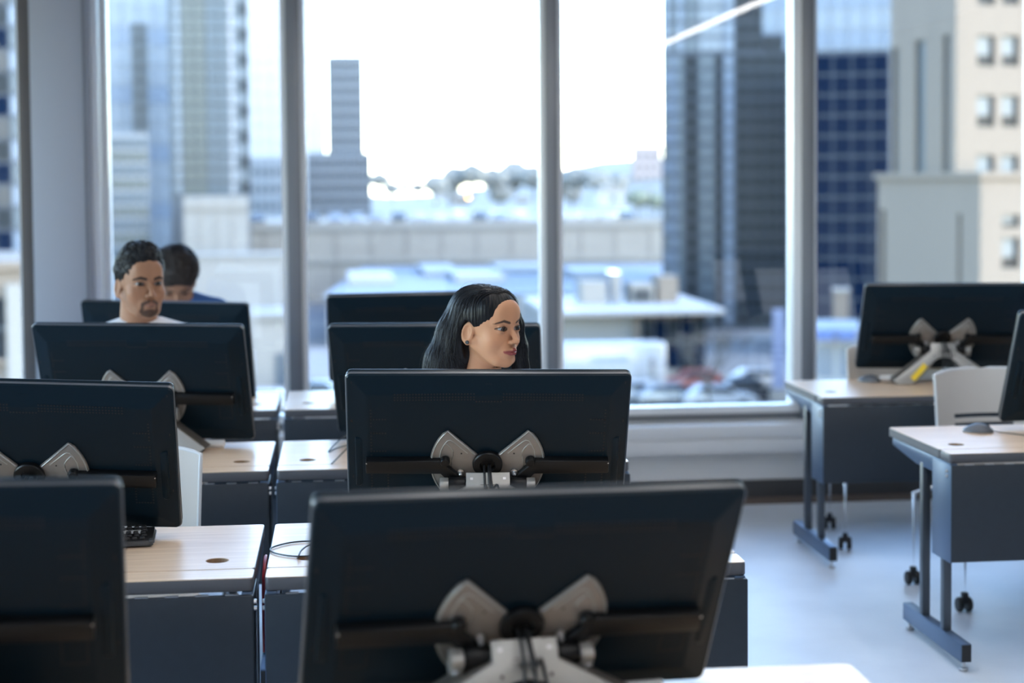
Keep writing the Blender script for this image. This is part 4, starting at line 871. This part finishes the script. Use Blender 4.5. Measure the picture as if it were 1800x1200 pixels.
def skin_color(V, base, fem, lip, browc, beard=False, s=0):
    rs = np.random.RandomState(s); c = np.tile(np.array(base), (len(V), 1)); p = V.astype(np.float32); m = p.copy(); m[:, 0] = np.abs(m[:, 0]); mix = lambda w, t: c*(1-w[:, None])+np.array(t)*w[:, None]
    ss = lambda d, a, b: np.clip((b-d)/(b-a), 0, 1)
    front = p[:, 1] < -.045
    ch = S_ell(m, (.045, -.065, -.035), (.02, .02, .02)); c = mix(ss(ch, -.01, .012)*.25, np.array(base)*np.array((1.12, .92, .85)))
    lipd = np.minimum(np.minimum(S_cap(m, (.0, -.097, -.0612), (.0255, -.0835, -.0655), .0066, .0030), S_cap(m, (.0, -.0965, -.0710), (.024, -.0845, -.0675), .0082, .0030)), 1)
    c = mix(ss(lipd, -.0003, .0012)*front*(1 if fem else .7), lip)
    bd = np.minimum(S_cap(m, (.0145, -.088, .0185), (.033, -.085, .0245), .0030, .0029), S_cap(m, (.033, -.085, .0245), (.052, -.068, .0175), .0028, .0010)) if fem else np.minimum(S_cap(m, (.0125, -.09, .0165), (.033, -.086, .0215), .0042, .0042), S_cap(m, (.033, -.086, .0215), (.053, -.068, .0155), .004, .0018))
    # measured on the face as seen from the front
    bz = np.where(m[:, 0] < .033, np.interp(m[:, 0], [.0125, .033], [.0175 if fem else .016, .0240 if fem else .0215]), np.interp(m[:, 0], [.033, .053], [.0240 if fem else .0215, .0165 if fem else .0150]))
    bw = np.interp(m[:, 0], [.010, .014, .033, .051, .056], [0, .0036, .0038, .0020, 0])*(1 if fem else 1.35)
    c = mix(ss(np.abs(p[:, 2]-bz)-bw, -.0008, .0010)*front*.92*(bw > 0), browc)
    q = m-A3(*EYE); r = np.sqrt((q*q).sum(1)); xx = q[:, 0]; k = np.clip(1-(xx/.0186)**2, 0, 1); zu = .0064*k+.05*xx; zl = -.0048*k+.09*xx
    near = (r < .0205) & (np.abs(xx) < .021) & front
    if fem:
        c = mix(ss(np.abs(q[:, 2]-zu-.0006), .0012, .0026)*near, (.012, .009, .010)); c = mix(ss(np.abs(q[:, 2]-zl+.0004), .0006, .0016)*near*.75, (.03, .02, .018))
    else: c = mix(ss(np.abs(q[:, 2]-zu), .0008, .0022)*near*.8, (.03, .02, .016))
    so = S_ell(m, (.0315, -.088, .002), (.02, .012, .013)); c = mix(ss(so, -.004, .006)*front*.22, np.array(base)*.55)
    if beard:
        n = rs.rand(len(V))*.2+.8; b1 = np.minimum(S_cap(m, (.006, -.10, -.0535), (.026, -.088, -.066), .0050, .0040), S_cap(m, (.026, -.086, -.066), (.027, -.078, -.092), .0045, .006))
        b2 = S_ell(p, (0, -.082, -.098), (.028, .030, .0125)); b3 = S_ell(p, (0, -.10, -.0835), (.008, .01, .0065)); b4 = S_cap(m, (.062, -.01, -.02), (.030, -.055, -.098), .016, .014)
        c = mix(ss(np.minimum(np.minimum(b1, b2), b3), -.001, .004)*n*.9, (.010, .008, .0075)); c = mix(ss(b4, -.004, .010)*n*.30*(p[:, 2] < -.015), (.03, .022, .018))
    return np.clip(c, 0, 1)
def strands(fn, starts, dirs, steps, st, r, seed, lift=.001, grav=.55, jit=.15, stop=None):
    """locks combed over the implicit hair surface"""
    rs = np.random.RandomState(seed); P = starts.copy().astype(np.float32); D = dirs.astype(np.float32); paths = [P.copy()]
    def grad(x):
        e = 1.5e-3; return np.stack([fn(x+A3(*(np.eye(3)[k]*e)))-fn(x-A3(*(np.eye(3)[k]*e))) for k in range(3)], 1)/(2*e)
    j = rs.randn(len(P), 3).astype(np.float32)*jit
    for k in range(steps):
        G = grad(P); G /= np.maximum(np.linalg.norm(G, axis=1, keepdims=True), 1e-6); D = D*(1-grav*.25)+A3(0, 0, -1)*grav*.25+j*.1; D -= G*(D*G).sum(1, keepdims=True); D /= np.maximum(np.linalg.norm(D, axis=1, keepdims=True), 1e-6)
        P = P+D*st; P = P-G*(fn(P)-lift)[:, None]; paths.append(P.copy())
    X = np.stack(paths, 1)
    if stop is not None:
        bad = stop(X.reshape(-1, 3).astype(np.float32)).reshape(X.shape[:2]); bad = np.maximum.accumulate(bad, 1); first = np.where(bad.any(1), bad.argmax(1), X.shape[1])
        X = X[first > 6]; first = first[first > 6]
        for i in range(len(X)):
            if first[i] < X.shape[1]:                     # keep the strand's points, packed before the hairline
                n = first[i]; u = np.linspace(0, n-1, X.shape[1]); k = np.arange(n); X[i] = np.stack([np.interp(u, k, X[i, :n, c]) for c in range(3)], 1)
    return X
def strand_mesh(paths, rad, base, seed, n=5, var=.5):
    N, K, _ = paths.shape; T = np.gradient(paths, axis=1); T /= np.maximum(np.linalg.norm(T, axis=2, keepdims=True), 1e-6)
    ref = np.zeros_like(T); ref[..., 0] = .31; ref[..., 1] = .83; ref[..., 2] = .47; a = np.cross(T, ref); a /= np.maximum(np.linalg.norm(a, axis=2, keepdims=True), 1e-6); b = np.cross(T, a)
    prof = np.interp(np.linspace(0, 1, K), [0, .08, .7, 1], [.3, 1, .9, .12]); rr = (rad[:, None]*prof[None])[..., None]
    ring = np.stack([paths+(a*math.cos(2*math.pi*k/n)+b*math.sin(2*math.pi*k/n))*rr for k in range(n)], 2); V = ring.reshape(-1, 3)
    i, k, q = np.meshgrid(np.arange(N), np.arange(K-1), np.arange(n), indexing='ij'); I = lambda i, k, q: (i*K+k)*n+q % n
    Q = np.stack([I(i, k, q), I(i, k, q+1), I(i, k+1, q+1), I(i, k+1, q)], -1).reshape(-1, 4)
    rs = np.random.RandomState(seed); c = np.array(base)[None]*(1+var*(rs.rand(N, 1)-.5)*2); col = np.repeat(c, K*n, 0); return V, Q, col
def person(label, E, pos, yaw, pitch, body_yaw, fem, base, lip, scale=1., beard=False, hair='long', top='top_dark', top_label='dark top', hvox=.0021, seed=1, gaze=0., open_=1., ns=0., collar=False):
    T = thing('person', label, 'person', (pos[0], pos[1], 0), 0)
    Hm = Matrix.Translation((0, 0, pos[2])) @ Matrix.Rotation(yaw, 4, 'Z') @ Matrix.Rotation(pitch, 4, 'X') @ Matrix.Scale(scale, 4)
    Bm = Matrix.Translation((0, 0, pos[2])) @ Matrix.Rotation(body_yaw, 4, 'Z')
    hs = lambda p: head_sdf(p, fem, open_)
    V, Q = surface(hs, (-.095, -.125, -.19), (.095, .125, .125), hvox); V = smooth_verts(V, Q, 1, .35); col = skin_color(V, base, fem, lip, (.016, .012, .011), beard, seed)
    Vb, Qb = surface(lambda p: body_sdf(p, pos[2], fem, 'skin', ns), (-.36, -.62, -pos[2]-.01), (.36, .24, -.145+ns), .0085)
    hm = np.array(Hm); bm_ = np.array(Bm); W1 = V@hm[:3, :3].T+hm[:3, 3]; W2 = Vb@bm_[:3, :3].T+bm_[:3, 3]
    me = np_mesh('body', np.concatenate([W1, W2]), np.concatenate([Q, Qb+len(W1)]), 'skin', np.concatenate([col, np.tile(np.array(base), (len(Vb), 1))])); link('body', me, T)
    for nm, part, mat, vox in (('top', 'top', top, .008), ('trousers', 'pants', 'denim', .010)):
        v, q = surface(lambda p: body_sdf(p, pos[2], fem, part, ns), (-.38, -.62, -pos[2]), (.38, .26, -.15+ns), vox); o = link(nm, np_mesh(nm, v, q, mat), T, Bm)
        if part == 'top': o['label'] = top_label
    v, q = surface(lambda p: body_sdf(p, pos[2], fem, 'shoe', ns), (0., -.62, -pos[2]-.01), (.2, -.25, -pos[2]+.16), .007); sm = np_mesh('shoe', v, q, 'shoe')
    link('shoe', sm, T, Bm); link('shoe', sm, T, Bm @ Matrix.Scale(-1, 4, (1, 0, 0)))
    # eyeballs: white, iris and pupil caps
    for s in (-1, 1):
        g = Matrix.Rotation(gaze, 4, 'Z') @ Matrix.Rotation(R(90), 4, 'X')
        def capm(a0, a1, r, nm, mat): return MB().lathe([(max(1e-5, r*math.sin(R(a))), r*math.cos(R(a))) for a in np.linspace(a0, a1, 7 if a1 < 60 else 14)], 24).mesh(nm, mat, smooth=80)
        M_ = Hm @ Matrix.Translation((s*EYE[0], EYE[1], EYE[2])) @ g
        e = link('eye', capm(34, 178, .0133, 'eye', 'eye_white'), T, M_)
        link('iris', capm(14, 37, .01335, 'iris', 'iris'), e); link('pupil', capm(.5, 15, .0134, 'pupil', 'pupil'), e)
    if collar:
        lo_ = lambda r, z, dy: [(r*math.cos(a), .040+dy+r*1.02*math.sin(a)-.0, z+.022*math.sin(a)) for a in [2*math.pi*k/28 for k in range(28)]]
        o = MB().loops([lo_(.079, -.205, .008), lo_(.073, -.165, .002), lo_(.070, -.150, 0), lo_(.0665, -.150, 0), lo_(.069, -.165, .002), lo_(.072, -.205, .008)], False, False).obj('shirt_collar', top, T, smooth=60, mtx=Bm); o['label'] = 'upright white collar'
    rs = np.random.RandomState(seed)
    if hair == 'long':
        def hf(p):
            d = S_ell(p, (.0, .016, .036), (.080, .104, .083)); d = smin(d, S_ell(p, (.0, -.028, .062), (.062, .050, .044)), .03)
            d = smin(d, chain(p, [((-.004, .055, .040), .072), ((-.022, .085, -.030), .070), ((-.055, .112, -.110), .062), ((-.085, .125, -.200), .058), ((-.095, .13, -.30), .05)], .03), .03)
            d = smin(d, chain(p, [((.056, -.016, .060), .034), ((.090, -.022, .000), .024), ((.112, -.020, -.070), .024), ((.128, -.016, -.16), .027), ((.13, -.01, -.28), .024)], .015), .02)
            d = smin(d, chain(p, [((.05, .07, .0), .05), ((.06, .09, -.10), .055), ((.05, .11, -.25), .055)], .02), .03)
            cut = S_ell(p, (.008, -.086, -.040), (.0715, .078, .108)); d = smax(d, -cut, .010)
            low = np.maximum(S_ell(p, (-.060, -.012, -.055), (.032, .052, .060)), -1); d = smax(d, -low, .008)
            ear = S_ell(p, (-.082, .014, -.014), (.022, .022, .036)); d = smax(d, -ear, .006)
            u = np.arctan2(p[:, 0]-.0, p[:, 1]-.0); return d+.0008*np.sin(u*47+p[:, 2]*9)
        v, q = surface(hf, (-.20, -.14, -.36), (.17, .22, .14), .0030); v = smooth_verts(v, q, 2, .5); ho = link('hair', np_mesh('hair', v, q, 'hair_black', np.tile(np.array((.0028, .0033, .0050)), (len(v), 1))), T, Hm)
        # combed locks
        N = 520; th = rs.rand(N)*2*math.pi; st = []
        part_ = np.stack([np.full(N, -.018)+rs.randn(N)*.004, -.062+rs.rand(N)*.14, np.full(N, .12)], 1)
        for _ in range(25):
            d = hf(part_.astype(np.float32)); part_[:, 2] -= d*.8
        side = np.where(rs.rand(N) < .6, -1., 1.); D = np.stack([side*np.where(side < 0, .62, 1.), np.where(side < 0, .85+.5*rs.rand(N), -.05+.4*rs.rand(N)), np.zeros(N)], 1)
        cutf = lambda x: (S_ell(x, (.008, -.086, -.040), (.0715, .078, .108)) < .0045) | (S_ell(x, (-.060, -.012, -.055), (.032, .052, .060)) < .002) | (S_ell(x, (-.082, .014, -.014), (.022, .022, .036)) < .002)
        P_ = strands(hf, part_, D, 38, .0105, None, seed, .0004, .24, .5, cutf); N = len(P_)
        V_, Q_, c_ = strand_mesh(P_, .0011+.0014*rs.rand(N), (.0036, .0042, .0064), seed, 5, .6)
        o = link('hair_locks', np_mesh('hair_locks', V_, Q_, 'hair_black', c_), T, Hm); o['kind'] = 'stuff'
        N = 70; p0 = np.stack([rs.rand(N)*.16-.11, rs.rand(N)*.16-.03, rs.rand(N)*.1-.02], 1)
        for _ in range(25):
            dd = hf(p0.astype(np.float32)); gg = p0-np.array((0, .02, .03)); gg /= np.linalg.norm(gg, axis=1, keepdims=True); p0 = p0-gg*dd[:, None]*.8
        P_ = strands(hf, p0, np.stack([np.sign(p0[:, 0])*.2, .3+0*p0[:, 0], -1+0*p0[:, 0]], 1), 22, .012, None, seed+3, .003, .6, 1.6, cutf); N = len(P_); P_ += np.linspace(0, 1, 23)[None, :, None]**2*rs.randn(N, 1, 3)*np.array((.012, .012, .006))
        V_, Q_, c_ = strand_mesh(P_, np.full(N, .00042), (.014, .014, .016), seed, 4, .4); o = link('flyaway_hairs', np_mesh('flyaway_hairs', V_, Q_, 'hair_black', c_), T, Hm); o['kind'] = 'stuff'
        st_ = MB().lathe([(.0001, .0032), (.0045, .003), (.0058, .001), (.0058, -.001), (.003, -.002)], 20).obj('ear_stud', 'stud', T, smooth=40); st_.matrix_local = Hm @ Matrix.Translation((-.0815, .0105, -.0405)) @ Vector((-1, -.45, -.05)).to_track_quat('Z', 'Y').to_matrix().to_4x4(); st_['label'] = 'dark round ear stud'
    else:
        br = hair == 'short_brown'; hc = (.014, .011, .010) if br else (.009, .0095, .011); hm_ = 'hair_brown' if br else 'hair_black'
        def hf(p):
            d = S_ell(p, (0, .014, .046), (.0785, .100, .090)); d = smin(d, S_ell(p, (-.006, -.024, .100), (.058, .058, .038)), .025) if not br else smin(d, S_ell(p, (0, -.01, .07), (.080, .085, .066)), .03); d = smin(d, S_ell(p, (0, .07, -.02), (.062, .035, .055)), .02)
            cut = S_ell(p, (0, -.092, -.006 if not br else -.022), (.066 if not br else .07, .085, .080)); d = smax(d, -cut, .008)
            m = p.copy(); m[:, 0] = np.abs(m[:, 0]); d = smax(d, -S_ell(m, (.080, -.004, -.045), (.034, .040, .050)), .008); d = smax(d, -(p[:, 2]+.075), .01)
            return d+.0018*np.sin(60*p[:, 0]+20*p[:, 2])*np.sin(55*p[:, 1]+30*p[:, 2])
        v, q = surface(hf, (-.11, -.13, -.10), (.11, .15, .17), .0045); link('hair', np_mesh('hair', v, q, hm_, np.tile(np.array(hc), (len(v), 1))), T, Hm)
        N = 650; a = rs.rand(N)*2*math.pi; zz_ = rs.rand(N)*.9+.06; p0 = np.stack([.09*np.cos(a)*np.sqrt(1-zz_**2), .02+.11*np.sin(a)*np.sqrt(1-zz_**2), .03+.11*zz_], 1)
        for _ in range(25):
            dd = hf(p0.astype(np.float32)); gg = p0-np.array((0, .015, .03)); gg /= np.linalg.norm(gg, axis=1, keepdims=True); p0 = p0-gg*dd[:, None]*.8
        D = np.stack([p0[:, 0]*3+.5, -.6+.6*rs.randn(N), .2*rs.randn(N)], 1) if not br else np.stack([p0[:, 0]*5+.25*rs.randn(N), -.8+.3*rs.randn(N)+p0[:, 1]*4, -.2+.2*rs.randn(N)], 1)
        P_ = strands(hf, p0, D, 9 if not br else 12, .0055, None, seed, .002 if not br else .005, .2, 2.0 if not br else 4.); V_, Q_, c_ = strand_mesh(P_, .0016+.0014*rs.rand(N), tuple(1.5*x for x in hc), seed, 5, .5)
        o = link('hair_tufts', np_mesh('hair_tufts', V_, Q_, hm_, c_), T, Hm); o['kind'] = 'stuff'
    return T, Hm, Bm
wpos = at(859, 574, 4.79)
person('young woman with long black hair looking right above the sharp monitor', 1.27, tuple(wpos), R(43), R(1), R(14), True, (.49, .245, .137), (.25, .058, .055), 1.0, False, 'long', 'top_dark', 'dark top', .0019, 4, R(-7))
mpos = at(247, 497, 6.40)
person('bearded young man in a white shirt looking right', mpos.z, tuple(mpos), R(27), R(0), R(10), False, (.33, .170, .100), (.20, .085, .065), 1.13, True, 'short', 'tee_white', 'white shirt collar', .0026, 8, R(-5), 1., .022, True)
ppos = at(309, 492, 8.02)
T3, _, _ = person('person with bowed dark hair and blue jacket behind the bearded man', ppos.z, tuple(ppos), R(8), R(36), R(0), False, (.36, .20, .13), (.22, .09, .07), 1.22, False, 'short_brown', 'jacket_blue', 'blue jacket', .0034, 9, 0., .35, .10)
chair(wpos.x+.03, 5.02, R(10), 'grey chair the woman with long hair sits on'); chair(mpos.x, 6.63, R(8), 'grey chair the bearded man sits on'); chair(ppos.x, 8.27, 0., 'grey chair under the person in the blue jacket')
